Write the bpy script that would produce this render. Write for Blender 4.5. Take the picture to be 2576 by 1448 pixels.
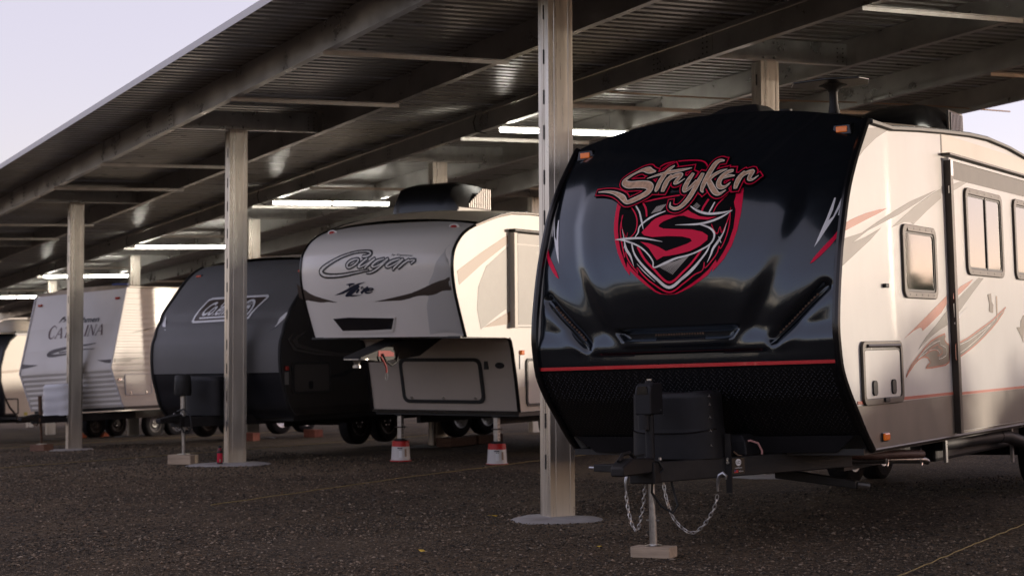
import bpy, bmesh, math, random
from mathutils import Vector, Matrix, Euler, noise
from mathutils.geometry import delaunay_2d_cdt
random.seed(7)
scene = bpy.context.scene
for o in list(bpy.data.objects): bpy.data.objects.remove(o)
COL = scene.collection
R = math.radians

# ------------------------------------------------------------------ camera
cam_d = bpy.data.cameras.new('camera'); cam = bpy.data.objects.new('camera', cam_d); COL.objects.link(cam)
_r = Vector((.47489, .88004, -.00404)); _d = Vector((-.04934, .02204, -.99854)); _f = Vector((-.87866, .47439, .05389))
cam.matrix_world = Matrix.Translation((13.0501, -7.4216, 1.2265)) @ Matrix((_r, -_d, -_f)).transposed().to_4x4()
cam_d.sensor_width = 36; cam_d.lens = 36*4282.84/2575
cam_d.clip_start = .1; cam_d.clip_end = 3000
cam_d.dof.use_dof = True; cam_d.dof.focus_distance = 12.2; cam_d.dof.aperture_fstop = 3.4
scene.camera = cam

# ------------------------------------------------------------------ sky and sun
SUN_AZ, SUN_EL = 77.0, 4.6            # degrees: azimuth counter-clockwise from +X, elevation
w = bpy.data.worlds.new('World'); scene.world = w; w.use_nodes = True
nt = w.node_tree; nt.nodes.clear()
sky = nt.nodes.new('ShaderNodeTexSky'); sky.sky_type = 'NISHITA'; sky.sun_disc = False
sky.sun_elevation = R(SUN_EL); sky.sun_rotation = R(90-SUN_AZ)
sky.altitude = 300; sky.air_density = 1.0; sky.dust_density = 1.2; sky.ozone_density = 2.2
tint = nt.nodes.new('ShaderNodeMixRGB'); tint.blend_type = 'MULTIPLY'; tint.inputs[0].default_value = 1
tint.inputs[2].default_value = (.50, .40, .50, 1)
veil = nt.nodes.new('ShaderNodeMixRGB'); veil.blend_type = 'ADD'; veil.inputs[0].default_value = 1
veil.inputs[2].default_value = (1.08, .875, .81, 1)          # even dusk glow over the whole dome
bg = nt.nodes.new('ShaderNodeBackground'); bg.inputs['Strength'].default_value = .15
wo = nt.nodes.new('ShaderNodeOutputWorld')
nt.links.new(sky.outputs[0], tint.inputs[1]); nt.links.new(tint.outputs[0], veil.inputs[1])
nt.links.new(veil.outputs[0], bg.inputs[0]); nt.links.new(bg.outputs[0], wo.inputs[0])
sd = bpy.data.lights.new('sun', 'SUN'); sd.energy = .80; sd.angle = R(.53); sd.color = (1.0, .86, .70)
sun = bpy.data.objects.new('sun', sd); COL.objects.link(sun)
_s = Vector((math.cos(R(SUN_EL))*math.cos(R(SUN_AZ)), math.cos(R(SUN_EL))*math.sin(R(SUN_AZ)), math.sin(R(SUN_EL))))
sun.rotation_euler = _s.to_track_quat('Z', 'Y').to_euler(); sun.location = _s*80
vs = scene.view_settings; vs.view_transform = 'Standard'; vs.look = 'None'; vs.gamma = 1; vs.use_curve_mapping = False
vs.exposure = 1.78
scene.render.engine = 'CYCLES'
scene.render.resolution_x = 1024; scene.render.resolution_y = 575

# ------------------------------------------------------------------ helpers
def Aw(x):
    return interp(x, [-120,-60,-40,-28.2,-17.2,-8.6,0,6,40], [-1.9,-.85,-.46,-.21,.018,.125,0,0,0])
def gz(x, y):
    return Aw(x)+.022*max(-14, min(y, 16))
def link(o, parent=None):
    COL.objects.link(o)
    if parent is not None: o.parent = parent
    return o
def tag(o, label, cat, group=None, kind=None):
    o['label'] = label; o['category'] = cat
    if group: o['group'] = group
    if kind: o['kind'] = kind
    return o
def empty(name, M=None, label=None, cat=None, group=None):
    o = bpy.data.objects.new(name, None); COL.objects.link(o); o.empty_display_size = .3
    if M is not None: o.matrix_world = M
    if label: tag(o, label, cat, group)
    return o
def tilt(ox, oy, yaw, rx, ry, z=None):
    a = R(yaw); x = Vector((math.cos(a), math.sin(a), rx)).normalized(); y = Vector((-math.sin(a), math.cos(a), ry))
    y = (y-x*x.dot(y)).normalized(); zz = x.cross(y)
    return Matrix.Translation((ox, oy, gz(ox, oy) if z is None else z)) @ Matrix((x, y, zz)).transposed().to_4x4()
class MB:
    def __init__(s): s.v = []; s.f = []; s.m = []; s.mi = 0
    def add(s, vs_, fs):
        b = len(s.v); s.v += [tuple(p) for p in vs_]; s.f += [tuple(i+b for i in f) for f in fs]; s.m += [s.mi]*len(fs); return s
    def box(s, x0, x1, y0, y1, z0, z1, M=None):
        p = [(x, y, z) for x in (x0, x1) for y in (y0, y1) for z in (z0, z1)]
        if M is not None: p = [M @ Vector(q) for q in p]
        return s.add(p, [(0,1,3,2),(4,6,7,5),(0,4,5,1),(2,3,7,6),(0,2,6,4),(1,5,7,3)])
    def prism(s, poly, axis, a, b):
        n = len(poly)
        def mk(u, v, t): return {'x': (t, u, v), 'y': (u, t, v), 'z': (u, v, t)}[axis]
        p = [mk(u, v, a) for u, v in poly]+[mk(u, v, b) for u, v in poly]
        f = [tuple(range(n-1, -1, -1)), tuple(range(n, 2*n))]+[(i, (i+1) % n, n+(i+1) % n, n+i) for i in range(n)]
        return s.add(p, f)
    def ring(s, outer, inner, axis, a, b):
        n = len(outer)
        def mk(u, v, t): return {'x': (t, u, v), 'y': (u, t, v), 'z': (u, v, t)}[axis]
        p = [mk(u, v, t) for t in (a, b) for P in (outer, inner) for u, v in P]
        f = []
        for i in range(n):
            j = (i+1) % n
            f += [(i, j, n+j, n+i), (2*n+i, 3*n+i, 3*n+j, 2*n+j), (i, 2*n+i, 2*n+j, j), (n+i, n+j, 3*n+j, 3*n+i)]
        return s.add(p, f)
    def tube(s, path, r, n=10, caps=True):
        P = [Vector(q) for q in path]; m = len(P); rr = r if isinstance(r, (list, tuple)) else [r]*m
        vs_ = []; up = None
        for i in range(m):
            t = (P[min(i+1, m-1)]-P[max(i-1, 0)]).normalized()
            if up is None:
                up = Vector((0,0,1)) if abs(t.z) < .9 else Vector((1,0,0))
            a = up-t*up.dot(t)
            if a.length < 1e-5: a = t.orthogonal()
            a.normalize(); b = t.cross(a); up = a
            vs_ += [P[i]+(a*math.cos(2*math.pi*k/n)+b*math.sin(2*math.pi*k/n))*rr[i] for k in range(n)]
        f = [(i*n+k, i*n+(k+1) % n, (i+1)*n+(k+1) % n, (i+1)*n+k) for i in range(m-1) for k in range(n)]
        if caps: f += [tuple(range(n-1, -1, -1)), tuple((m-1)*n+k for k in range(n))]
        return s.add(vs_, f)
    def cyl(s, a, b, r, n=16, r2=None):
        return s.tube([a, b], [r, r if r2 is None else r2], n)
    def lathe(s, prof, c, axis='x', n=28):
        vs_ = []; m = len(prof)
        for k in range(n):
            a = 2*math.pi*k/n; ca, sa = math.cos(a), math.sin(a)
            for t, r in prof:
                q = {'x': (t, r*ca, r*sa), 'y': (r*ca, t, r*sa), 'z': (r*ca, r*sa, t)}[axis]
                vs_.append((q[0]+c[0], q[1]+c[1], q[2]+c[2]))
        f = [(k*m+i, k*m+i+1, ((k+1) % n)*m+i+1, ((k+1) % n)*m+i) for k in range(n) for i in range(m-1)]
        return s.add(vs_, f)
    def grid(s, nu, nv, fn):
        vs_ = [fn(i/nu, j/nv) for j in range(nv+1) for i in range(nu+1)]
        return s.add(vs_, [(j*(nu+1)+i, j*(nu+1)+i+1, (j+1)*(nu+1)+i+1, (j+1)*(nu+1)+i) for j in range(nv) for i in range(nu)])
    def obj(s, name, mat, parent=None, smooth=False, bevel=0, seg=2):
        me = bpy.data.meshes.new(name); me.from_pydata(s.v, [], s.f)
        mats = mat if isinstance(mat, (list, tuple)) else [mat]
        for m_ in mats: me.materials.append(MAT[m_] if isinstance(m_, str) else m_)
        if len(mats) > 1: me.polygons.foreach_set('material_index', s.m)
        if not getattr(s, 'open', False):
            bm = bmesh.new(); bm.from_mesh(me); bmesh.ops.recalc_face_normals(bm, faces=bm.faces); bm.to_mesh(me); bm.free()
        if smooth:
            me.polygons.foreach_set('use_smooth', [True]*len(me.polygons)); me.set_sharp_from_angle(angle=R(smooth if smooth is not True else 40))
        me.update()
        o = bpy.data.objects.new(name, me); link(o, parent)
        if bevel:
            md = o.modifiers.new('bevel', 'BEVEL'); md.width = bevel; md.segments = seg; md.limit_method = 'ANGLE'; md.angle_limit = R(40)
        return o
def rrect(a0, a1, b0, b1, r, n=5):
    out = []
    for cx, cy, s0 in ((a1-r, b1-r, 0), (a0+r, b1-r, 90), (a0+r, b0+r, 180), (a1-r, b0+r, 270)):
        for k in range(n+1):
            t = R(s0+90*k/n); out.append((cx+r*math.cos(t), cy+r*math.sin(t)))
    return out
def inset(poly, k):
    cx = sum(p[0] for p in poly)/len(poly); cy = sum(p[1] for p in poly)/len(poly)
    return [(cx+(x-cx)*k, cy+(y-cy)*k) for x, y in poly]
def inside(p, poly):
    c = False; n = len(poly); x, y = p
    for i in range(n):
        x0, y0 = poly[i]; x1, y1 = poly[i-1]
        if (y0 > y) != (y1 > y) and x < (x1-x0)*(y-y0)/(y1-y0)+x0: c = not c
    return c
def drape_poly(mb, poly, fn, off, step=.045):
    xs = [p[0] for p in poly]; zs = [p[1] for p in poly]
    pts = [Vector(p) for p in poly]; n = len(pts)
    x = min(xs)+step/2
    while x < max(xs):
        z = min(zs)+step/2
        while z < max(zs):
            if inside((x, z), poly): pts.append(Vector((x, z)))
            z += step
        x += step
    r = delaunay_2d_cdt(pts, [(i, (i+1) % n) for i in range(n)], [], 1, 1e-6)
    V2, F2 = r[0], r[2]
    tri = []
    for f in F2:
        c = sum((V2[i] for i in f), Vector((0, 0)))/len(f)
        if inside((c.x, c.y), poly): tri.append(tuple(f))
    mb.add([(p.x, fn(p.x, p.y)-off, p.y) for p in V2], tri)
def spline(S, sub=6):
    out = []; n = len(S)
    for i in range(n-1):
        p0, p1, p2, p3 = S[max(i-1, 0)], S[i], S[i+1], S[min(i+2, n-1)]
        for k in range(sub):
            t = k/sub
            out.append(tuple(.5*(2*p1[c]+(p2[c]-p0[c])*t+(2*p0[c]-5*p1[c]+4*p2[c]-p3[c])*t*t+(3*p1[c]-p0[c]-3*p2[c]+p3[c])*t**3) for c in range(3)))
    out.append(tuple(S[-1])); return out
def drape_stroke(mb, S, fn, off, extra=0., mul=1., cap=0., sub=6):
    P = spline(S, sub); n = len(P); vs_ = []
    if cap:
        def ext(a, b):
            d = Vector((a[0]-b[0], a[1]-b[1])); d = d.normalized() if d.length > 1e-6 else Vector((0, 0))
            return (a[0]+d.x*cap, a[1]+d.y*cap, a[2]*.5)
        P = [ext(P[0], P[1])]+P+[ext(P[-1], P[-2])]; n = len(P)
    for i in range(n):
        a, b = P[max(i-1, 0)], P[min(i+1, n-1)]
        t = Vector((b[0]-a[0], b[1]-a[1])); t = t.normalized() if t.length > 1e-7 else Vector((1, 0))
        w_ = max(.0008, (P[i][2]*mul+extra)/2)
        for s_ in (-1, 0, 1):
            x, z = P[i][0]-t.y*w_*s_, P[i][1]+t.x*w_*s_
            vs_.append((x, fn(x, z)-off, z))
    f = [(i*3+k, i*3+k+1, i*3+4+k, i*3+3+k) for i in range(n-1) for k in (0, 1)]
    mb.add(vs_, f)
def text2d(body, size, shear=0., bold=0.):
    cu = bpy.data.curves.new('t', 'FONT'); cu.body = body; cu.size = size; cu.shear = shear; cu.offset = bold; cu.resolution_u = 3
    ob = bpy.data.objects.new('t', cu); COL.objects.link(ob)
    dg = bpy.context.evaluated_depsgraph_get(); dg.update()
    me = bpy.data.meshes.new_from_object(ob.evaluated_get(dg))
    V = [(v.co.x, v.co.y) for v in me.vertices]; F = [tuple(p.vertices) for p in me.polygons]
    bpy.data.objects.remove(ob); bpy.data.curves.remove(cu); bpy.data.meshes.remove(me)
    return V, F
def text_map(mb, body, box_w, p0, p1, p2, fn, off, shear=0., bold=0.):
    """fit text so its width runs p0->p1 and its height p0->p2 (local x,z), draped on fn"""
    V, F = text2d(body, 1., shear, bold)
    x0, x1 = min(v[0] for v in V), max(v[0] for v in V); y0, y1 = min(v[1] for v in V), max(v[1] for v in V)
    out = []
    for x, y in V:
        a, b = (x-x0)/(x1-x0), (y-y0)/(y1-y0)
        X = p0[0]+(p1[0]-p0[0])*a+(p2[0]-p0[0])*b; Z_ = p0[1]+(p1[1]-p0[1])*a+(p2[1]-p0[1])*b
        out.append((X, fn(X, Z_)-off, Z_))
    mb.add(out, F)
def copy_tree(o, parent=None):
    c = o.copy(); COL.objects.link(c); c.parent = parent
    for ch in list(o.children): copy_tree(ch, c)
    return c
# ---- surface shapes of the trailer front caps (local metres: x across, y back, z up) ----
def interp(t, xs, ys):
    if t <= xs[0]: return ys[0]
    for i in range(len(xs)-1):
        if t <= xs[i+1]:
            k = (t-xs[i])/(xs[i+1]-xs[i]); return ys[i]+(ys[i+1]-ys[i])*k
    return ys[-1]
def hermite(t, xs, ys):
    n = len(xs)
    if t <= xs[0]: return ys[0]
    if t >= xs[-1]: return ys[-1]
    for i in range(n-1):
        if t <= xs[i+1]:
            h = xs[i+1]-xs[i]; k = (t-xs[i])/h
            m0 = (ys[i+1]-ys[i-1])/(xs[i+1]-xs[i-1]) if i > 0 else (ys[i+1]-ys[i])/h
            m1 = (ys[i+2]-ys[i])/(xs[i+2]-xs[i]) if i+2 < n else (ys[i+1]-ys[i])/h
            k2 = k*k; k3 = k2*k
            return (2*k3-3*k2+1)*ys[i]+(k3-2*k2+k)*h*m0+(-2*k3+3*k2)*ys[i+1]+(k3-k2)*h*m1
def sstep(t):
    t = max(0., min(1., t)); return t*t*(3-2*t)
def segd(px, pz, a, b):
    dx, dz = b[0]-a[0], b[1]-a[1]
    t = max(0., min(1., ((px-a[0])*dx+(pz-a[1])*dz)/(dx*dx+dz*dz)))
    return math.hypot(px-a[0]-t*dx, pz-a[1]-t*dz), t
HZ = [.60,.69,.82,.98,1.12,1.28,1.45,1.58,1.80,2.10,2.30,2.55,2.78,3.00,3.10,3.30]
HY = [.83,.71,.555,.395,.255,.140,.100,.090,.125,.205,.285,.405,.575,.780,.875,1.07]
def haul_prof(z): return hermite(z, HZ, HY)
KZ = [.60,.69,.82,.98,1.12,1.33,1.45,1.60,1.75,1.88,2.00,2.20,2.40,2.60,2.80,3.00,3.15,3.27,3.33]
KY = [.72,.61,.46,.30,.165,.065,.058,.050,.018,.0,.002,.040,.122,.235,.385,.57,.735,.88,.96]
def haul_base(x, z):
    a = min(1., abs(x)/1.22); k = a**2.6
    return (1-k)*hermite(z, KZ, KY)+k*haul_prof(z)
def haul_feat(x, z):
    ax = abs(x); s = 0.
    # broad shoulders either side of the middle panel
    xr = interp(z, [1.45,1.6,1.83,2.1,2.42,2.75,3.0], [.44,.50,.62,.76,.85,.86,.84])
    fade = sstep((z-1.47)/.16)*sstep((2.95-z)/.55)
    s += .036*fade*sstep((ax-xr+.03)/.14)
    s -= .006*fade*math.exp(-((ax-xr+.06)/.08)**2)
    # wing rising to the corner
    d, t = segd(ax, z, (1.22,2.16), (.70,1.60))
    s -= .014*math.exp(-(d/.10)**2)*sstep((z-1.52)/.12)
    # light slot under the wing
    d, t = segd(ax, z, (1.12,1.86), (.755,1.505))
    s += .044*math.exp(-(d/.038)**2)
    d, t = segd(ax, z, (1.16,1.77), (.80,1.445))
    s -= .006*math.exp(-(d/.05)**2)*sstep((z-1.40)/.06)
    # lower recess with a proud lip
    w = .52-.9*(1.60-z)
    if 1.36 < z < 1.72:
        s += .058*sstep((z-1.520)/.022)*sstep((1.625-z)/.05)*sstep((w-ax)/.07)
        s -= .020*sstep((z-1.462)/.03)*sstep((1.535-z)/.02)*sstep((.47-ax)/.08)
    s += .028*sstep((1.450-z)/.03)*sstep((.74-ax)/.12)
    return s
def haul_cap(x, z): return haul_base(x, z)+haul_feat(x, z)
# fifth wheel cap
CZ = [1.55,1.63,1.80,2.00,2.20,2.40,2.55,2.68,2.80,2.88,2.96,3.02,3.08,3.14,3.20]
CYY = [-1.18,-1.21,-1.285,-1.37,-1.445,-1.485,-1.485,-1.445,-1.345,-1.24,-1.065,-.86,-.65,-.40,-.05]
def fifth_prof(z): return hermite(z, CZ, CYY)
def fifth_cap(x, z):
    a = min(1., abs(x)/1.15)
    return fifth_prof(z)-.17*(1-a**3.6)
# grey travel trailer cap
GZ = [.55,.63,.73,.83,.97,1.11,1.22,1.33,1.48,1.64,1.72,1.86,1.95,2.05,2.30,2.53,2.66,2.74,2.80]
GY = [.36,.32,.22,.165,.12,.07,.045,.033,.03,.053,.095,.145,.22,.26,.50,.74,.92,1.10,1.30]
def grey_cap(x, z):
    a = min(1., abs(x)/1.15)
    return hermite(z, GZ, GY)-.10*(1-a**2.6)
# corrugated white trailer front (two flat planes)
def white_front(x, z):
    return interp(z, [.60,.72,1.417,2.83,2.95], [.37,.318,.055,.51,.55])
# ------------------------------------------------------------------ materials
MAT = {}
def mat(name, col, rough=.5, metal=0., coat=0., noise_s=0., noise_a=0., bump=0., bump_s=60., emit=None, estr=0., spec=None, rough_a=0., stretch=None, dirt=None, trans=0.):
    m = bpy.data.materials.new(name); m.use_nodes = True; t = m.node_tree; b = t.nodes['Principled BSDF']
    b.inputs['Base Color'].default_value = (*col, 1); b.inputs['Roughness'].default_value = rough; b.inputs['Metallic'].default_value = metal
    b.inputs['Coat Weight'].default_value = coat; b.inputs['Coat Roughness'].default_value = .03
    if spec is not None: b.inputs['Specular IOR Level'].default_value = spec
    if trans: b.inputs['Transmission Weight'].default_value = trans
    if emit:
        b.inputs['Emission Color'].default_value = (*emit, 1); b.inputs['Emission Strength'].default_value = estr
    tc = t.nodes.new('ShaderNodeTexCoord'); co = tc.outputs['Object']
    if stretch:
        mp = t.nodes.new('ShaderNodeMapping'); mp.inputs['Scale'].default_value = stretch; t.links.new(co, mp.inputs[0]); co = mp.outputs[0]
    if noise_s:
        n = t.nodes.new('ShaderNodeTexNoise'); n.inputs['Scale'].default_value = noise_s; n.inputs['Detail'].default_value = 6; n.inputs['Roughness'].default_value = .62
        t.links.new(co, n.inputs[0])
        cr = t.nodes.new('ShaderNodeMapRange'); cr.inputs[1].default_value = .3; cr.inputs[2].default_value = .7; cr.inputs[3].default_value = 1-noise_a; cr.inputs[4].default_value = 1+noise_a
        t.links.new(n.outputs['Fac'], cr.inputs[0])
        mx = t.nodes.new('ShaderNodeMixRGB'); mx.blend_type = 'MULTIPLY'; mx.inputs[0].default_value = 1; mx.inputs[1].default_value = (*col, 1)
        t.links.new(cr.outputs[0], mx.inputs[2]); last = mx.outputs[0]
        if dirt:
            n2 = t.nodes.new('ShaderNodeTexNoise'); n2.inputs['Scale'].default_value = dirt[1]; n2.inputs['Detail'].default_value = 8
            t.links.new(tc.outputs['Object'], n2.inputs[0])
            r2 = t.nodes.new('ShaderNodeMapRange'); r2.inputs[1].default_value = .5; r2.inputs[2].default_value = .75; r2.inputs[3].default_value = 0; r2.inputs[4].default_value = dirt[2]
            t.links.new(n2.outputs['Fac'], r2.inputs[0])
            m2 = t.nodes.new('ShaderNodeMixRGB'); m2.inputs[2].default_value = (*dirt[0], 1); t.links.new(r2.outputs[0], m2.inputs[0]); t.links.new(last, m2.inputs[1]); last = m2.outputs[0]
        t.links.new(last, b.inputs['Base Color'])
        if rough_a:
            rr = t.nodes.new('ShaderNodeMapRange'); rr.inputs[1].default_value = .3; rr.inputs[2].default_value = .7; rr.inputs[3].default_value = max(.02, rough-rough_a); rr.inputs[4].default_value = min(1, rough+rough_a)
            t.links.new(n.outputs['Fac'], rr.inputs[0]); t.links.new(rr.outputs[0], b.inputs['Roughness'])
    if bump:
        nb = t.nodes.new('ShaderNodeTexNoise'); nb.inputs['Scale'].default_value = bump_s; nb.inputs['Detail'].default_value = 4
        t.links.new(tc.outputs['Object'], nb.inputs[0])
        bp = t.nodes.new('ShaderNodeBump'); bp.inputs['Strength'].default_value = bump; bp.inputs['Distance'].default_value = .01
        t.links.new(nb.outputs['Fac'], bp.inputs['Height']); t.links.new(bp.outputs[0], b.inputs['Normal'])
    MAT[name] = m; return m
# galvanised structure
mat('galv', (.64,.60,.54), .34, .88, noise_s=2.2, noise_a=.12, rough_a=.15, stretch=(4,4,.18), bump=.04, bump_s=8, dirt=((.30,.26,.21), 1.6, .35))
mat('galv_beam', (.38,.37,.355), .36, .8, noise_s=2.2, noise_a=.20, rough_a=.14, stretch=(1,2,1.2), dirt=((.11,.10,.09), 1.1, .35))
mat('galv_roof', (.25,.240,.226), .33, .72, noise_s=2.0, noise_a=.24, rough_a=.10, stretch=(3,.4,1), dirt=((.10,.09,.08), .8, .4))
mat('galv_bar', (.55,.52,.48), .4, .8, noise_s=5, noise_a=.15)
mat('weld', (.035,.033,.03), .7, .3)
mat('bolt', (.35,.35,.34), .35, .9)
mat('trim_pale', (.62,.61,.63), .5)
mat('lamp', (.9,.9,.9), .4, emit=(1.,.95,.84), estr=9)
mat('lamp_body', (.6,.6,.58), .5)
mat('conduit', (.45,.30,.20), .4, .6)
mat('concrete', (.36,.345,.33), .92, noise_s=5, noise_a=.16, bump=.5, bump_s=30, dirt=((.13,.10,.08), 2.5, .7))
mat('rope', (.33,.25,.10), .85, noise_s=30, noise_a=.25)
mat('wood', (.42,.33,.24), .8, noise_s=2, noise_a=.25, stretch=(1.2,14,14), bump=.25, bump_s=20)
mat('wood_dark', (.16,.085,.055), .85, noise_s=3, noise_a=.3, stretch=(1.5,10,10))
# trailers
mat('gel_black', (.0075,.0085,.0105), .19, 0, coat=.85, noise_s=30, noise_a=.12, dirt=((.03,.028,.026), 9, .10))
_g = MAT['gel_black'].node_tree.nodes['Principled BSDF']; _g.inputs['Coat Roughness'].default_value = .09; _g.inputs['Specular Tint'].default_value = (.74,.88,1,1); _g.inputs['Coat Tint'].default_value = (.82,.92,1,1)
mat('gloss_black', (.006,.006,.007), .22, 0, noise_s=9, noise_a=.1)
mat('rubber', (.012,.012,.012), .62, 0, noise_s=14, noise_a=.25)
mat('plastic_black', (.011,.011,.013), .58, 0, noise_s=7, noise_a=.25, bump=.08, bump_s=200, spec=.35)
mat('frame_black', (.012,.011,.011), .55, 0, noise_s=7, noise_a=.35, bump=.12, bump_s=70, dirt=((.05,.04,.032), 3.5, .18), spec=.35)
mat('skin_white', (.68,.68,.67), .34, 0, coat=.1, noise_s=1.5, noise_a=.045, stretch=(1,1.5,.4), dirt=((.47,.45,.43), .9, .40))
mat('skin_white2', (.72,.69,.65), .38, 0, coat=.1, noise_s=1.2, noise_a=.04, stretch=(1,1.5,.4), dirt=((.45,.41,.36), 1.2, .25))
mat('skin_cream', (.68,.62,.53), .4, 0, noise_s=1.5, noise_a=.05, dirt=((.45,.38,.30), 1.5, .35))
mat('roof_tan', (.46,.38,.29), .75, 0, noise_s=4, noise_a=.22, bump=.2, bump_s=25, dirt=((.20,.14,.09), 2.2, .6))
mat('roof_cream', (.50,.42,.30), .6, 0, noise_s=3, noise_a=.12)
mat('alu_skirt', (.17,.15,.128), .46, .2, noise_s=2, noise_a=.25, rough_a=.08, stretch=(1,1,.25), bump=.08, bump_s=3.5, dirt=((.08,.064,.05), 1.4, .5))
mat('bronze', (.055,.045,.038), .38, .4, noise_s=6, noise_a=.2)
mat('header_brown', (.085,.07,.06), .55, 0, noise_s=6, noise_a=.15)
mat('seal', (.02,.019,.018), .5)
mat('window_frame', (.055,.046,.038), .42, .3, noise_s=8, noise_a=.3)
mat('glass_tint', (.37,.375,.355), .05, .92, noise_s=1.5, noise_a=.03)
mat('glass_dark', (.012,.012,.014), .05, 0, coat=.3)
mat('chrome', (.62,.62,.62), .14, 1.)
mat('steel', (.42,.42,.42), .32, .95, noise_s=20, noise_a=.2)
mat('steel_dark', (.16,.155,.15), .3, .9)
mat('zinc', (.55,.54,.52), .3, .95, noise_s=30, noise_a=.2)
mat('rust_steel', (.14,.085,.055), .7, .5, noise_s=12, noise_a=.4)
mat('amber', (.72,.13,.008), .22, 0, coat=.4, emit=(1,.25,.02), estr=.04)
mat('red_lens', (.45,.02,.01), .18, 0, coat=.5)
mat('hose_pink', (.55,.28,.26), .5)
mat('hose_brown', (.06,.026,.02), .6, noise_s=10, noise_a=.2)
mat('red_stripe', (.55,.010,.016), .35, coat=.2)
mat('salmon_stripe', (.52,.12,.075), .4)
mat('logo_red', (.74,.006,.055), .35, spec=.15)
mat('logo_black', (.0025,.0025,.003), .5, spec=.06)
mat('logo_tan', (.56,.365,.24), .4, noise_s=26, noise_a=.35, spec=.2)
mat('logo_cream', (.82,.74,.62), .4, spec=.2)
mat('logo_silver', (.78,.76,.72), .35, noise_s=14, noise_a=.22, spec=.25)
mat('logo_hatch', (.36,.33,.29), .4, spec=.1)
mat('cap_print_grey', (.60,.59,.57), .3, coat=.2)  # pale grey print on the fifth wheel cap
mat('decal_white', (.80,.81,.82), .3, coat=.2)
mat('decal_grey', (.17,.16,.145), .4, noise_s=3, noise_a=.10)
mat('decal_greyl', (.235,.225,.205), .4, noise_s=3, noise_a=.10)
mat('decal_salmon', (.42,.105,.05), .4, noise_s=3, noise_a=.15)
mat('decal_brown', (.125,.098,.07), .4, noise_s=9, noise_a=.40)
mat('decal_orange', (.42,.085,.03), .4)
mat('decal_darkbrown', (.075,.058,.047), .35)
mat('decal_tan', (.33,.225,.15), .4)
mat('decal_navy', (.020,.025,.045), .35)
mat('decal_black', (.012,.012,.013), .35)
mat('decal_maroon', (.075,.02,.02), .4)
mat('cap_white', (.85,.815,.755), .26, coat=.25, noise_s=1.2, noise_a=.03)
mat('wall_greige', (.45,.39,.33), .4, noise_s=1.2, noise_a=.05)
mat('cap_grey', (.145,.146,.147), .55, noise_s=2, noise_a=.05, spec=.4)
mat('cap_dark', (.012,.013,.017), .4, noise_s=3, noise_a=.1)
mat('side_dark', (.034,.029,.025), .20, coat=.5, noise_s=2, noise_a=.1)
mat('side_dark_line', (.075,.066,.057), .35)
mat('tank_white', (.62,.63,.66), .35)
mat('tyre', (.014,.013,.013), .9, noise_s=14, noise_a=.3, bump=.3, bump_s=60, dirt=((.055,.042,.034), 4, .5), spec=.2)
mat('rim_silver', (.50,.49,.47), .35, .7, noise_s=8, noise_a=.2)
mat('rim_dark', (.05,.045,.04), .45, .5)
mat('bucket_red', (.50,.012,.012), .35)
mat('bucket_white', (.66,.64,.62), .4, noise_s=5, noise_a=.05)
mat('bottle_red', (.55,.008,.045), .25, coat=.3)
mat('chock', (.75,.14,.01), .5)
mat('brick_red', (.27,.09,.06), .85, noise_s=10, noise_a=.3)
mat('block_white', (.62,.60,.56), .8, noise_s=2, noise_a=.06)
mat('block_wall', (.44,.39,.33), .9, noise_s=2, noise_a=.12)
mat('leaf_yellow', (.65,.42,.03), .6)
mat('skin_dull', (.55,.53,.50), .4, noise_s=1, noise_a=.08)
mat('bark', (.10,.07,.05), .9, noise_s=8, noise_a=.3)
mat('leaf', (.055,.075,.03), .7, noise_s=3, noise_a=.35)
mat('sticker_yellow', (.62,.55,.10), .5)
mat('sticker_blue', (.03,.06,.25), .5)
mat('strap_red', (.40,.02,.02), .6)
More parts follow.
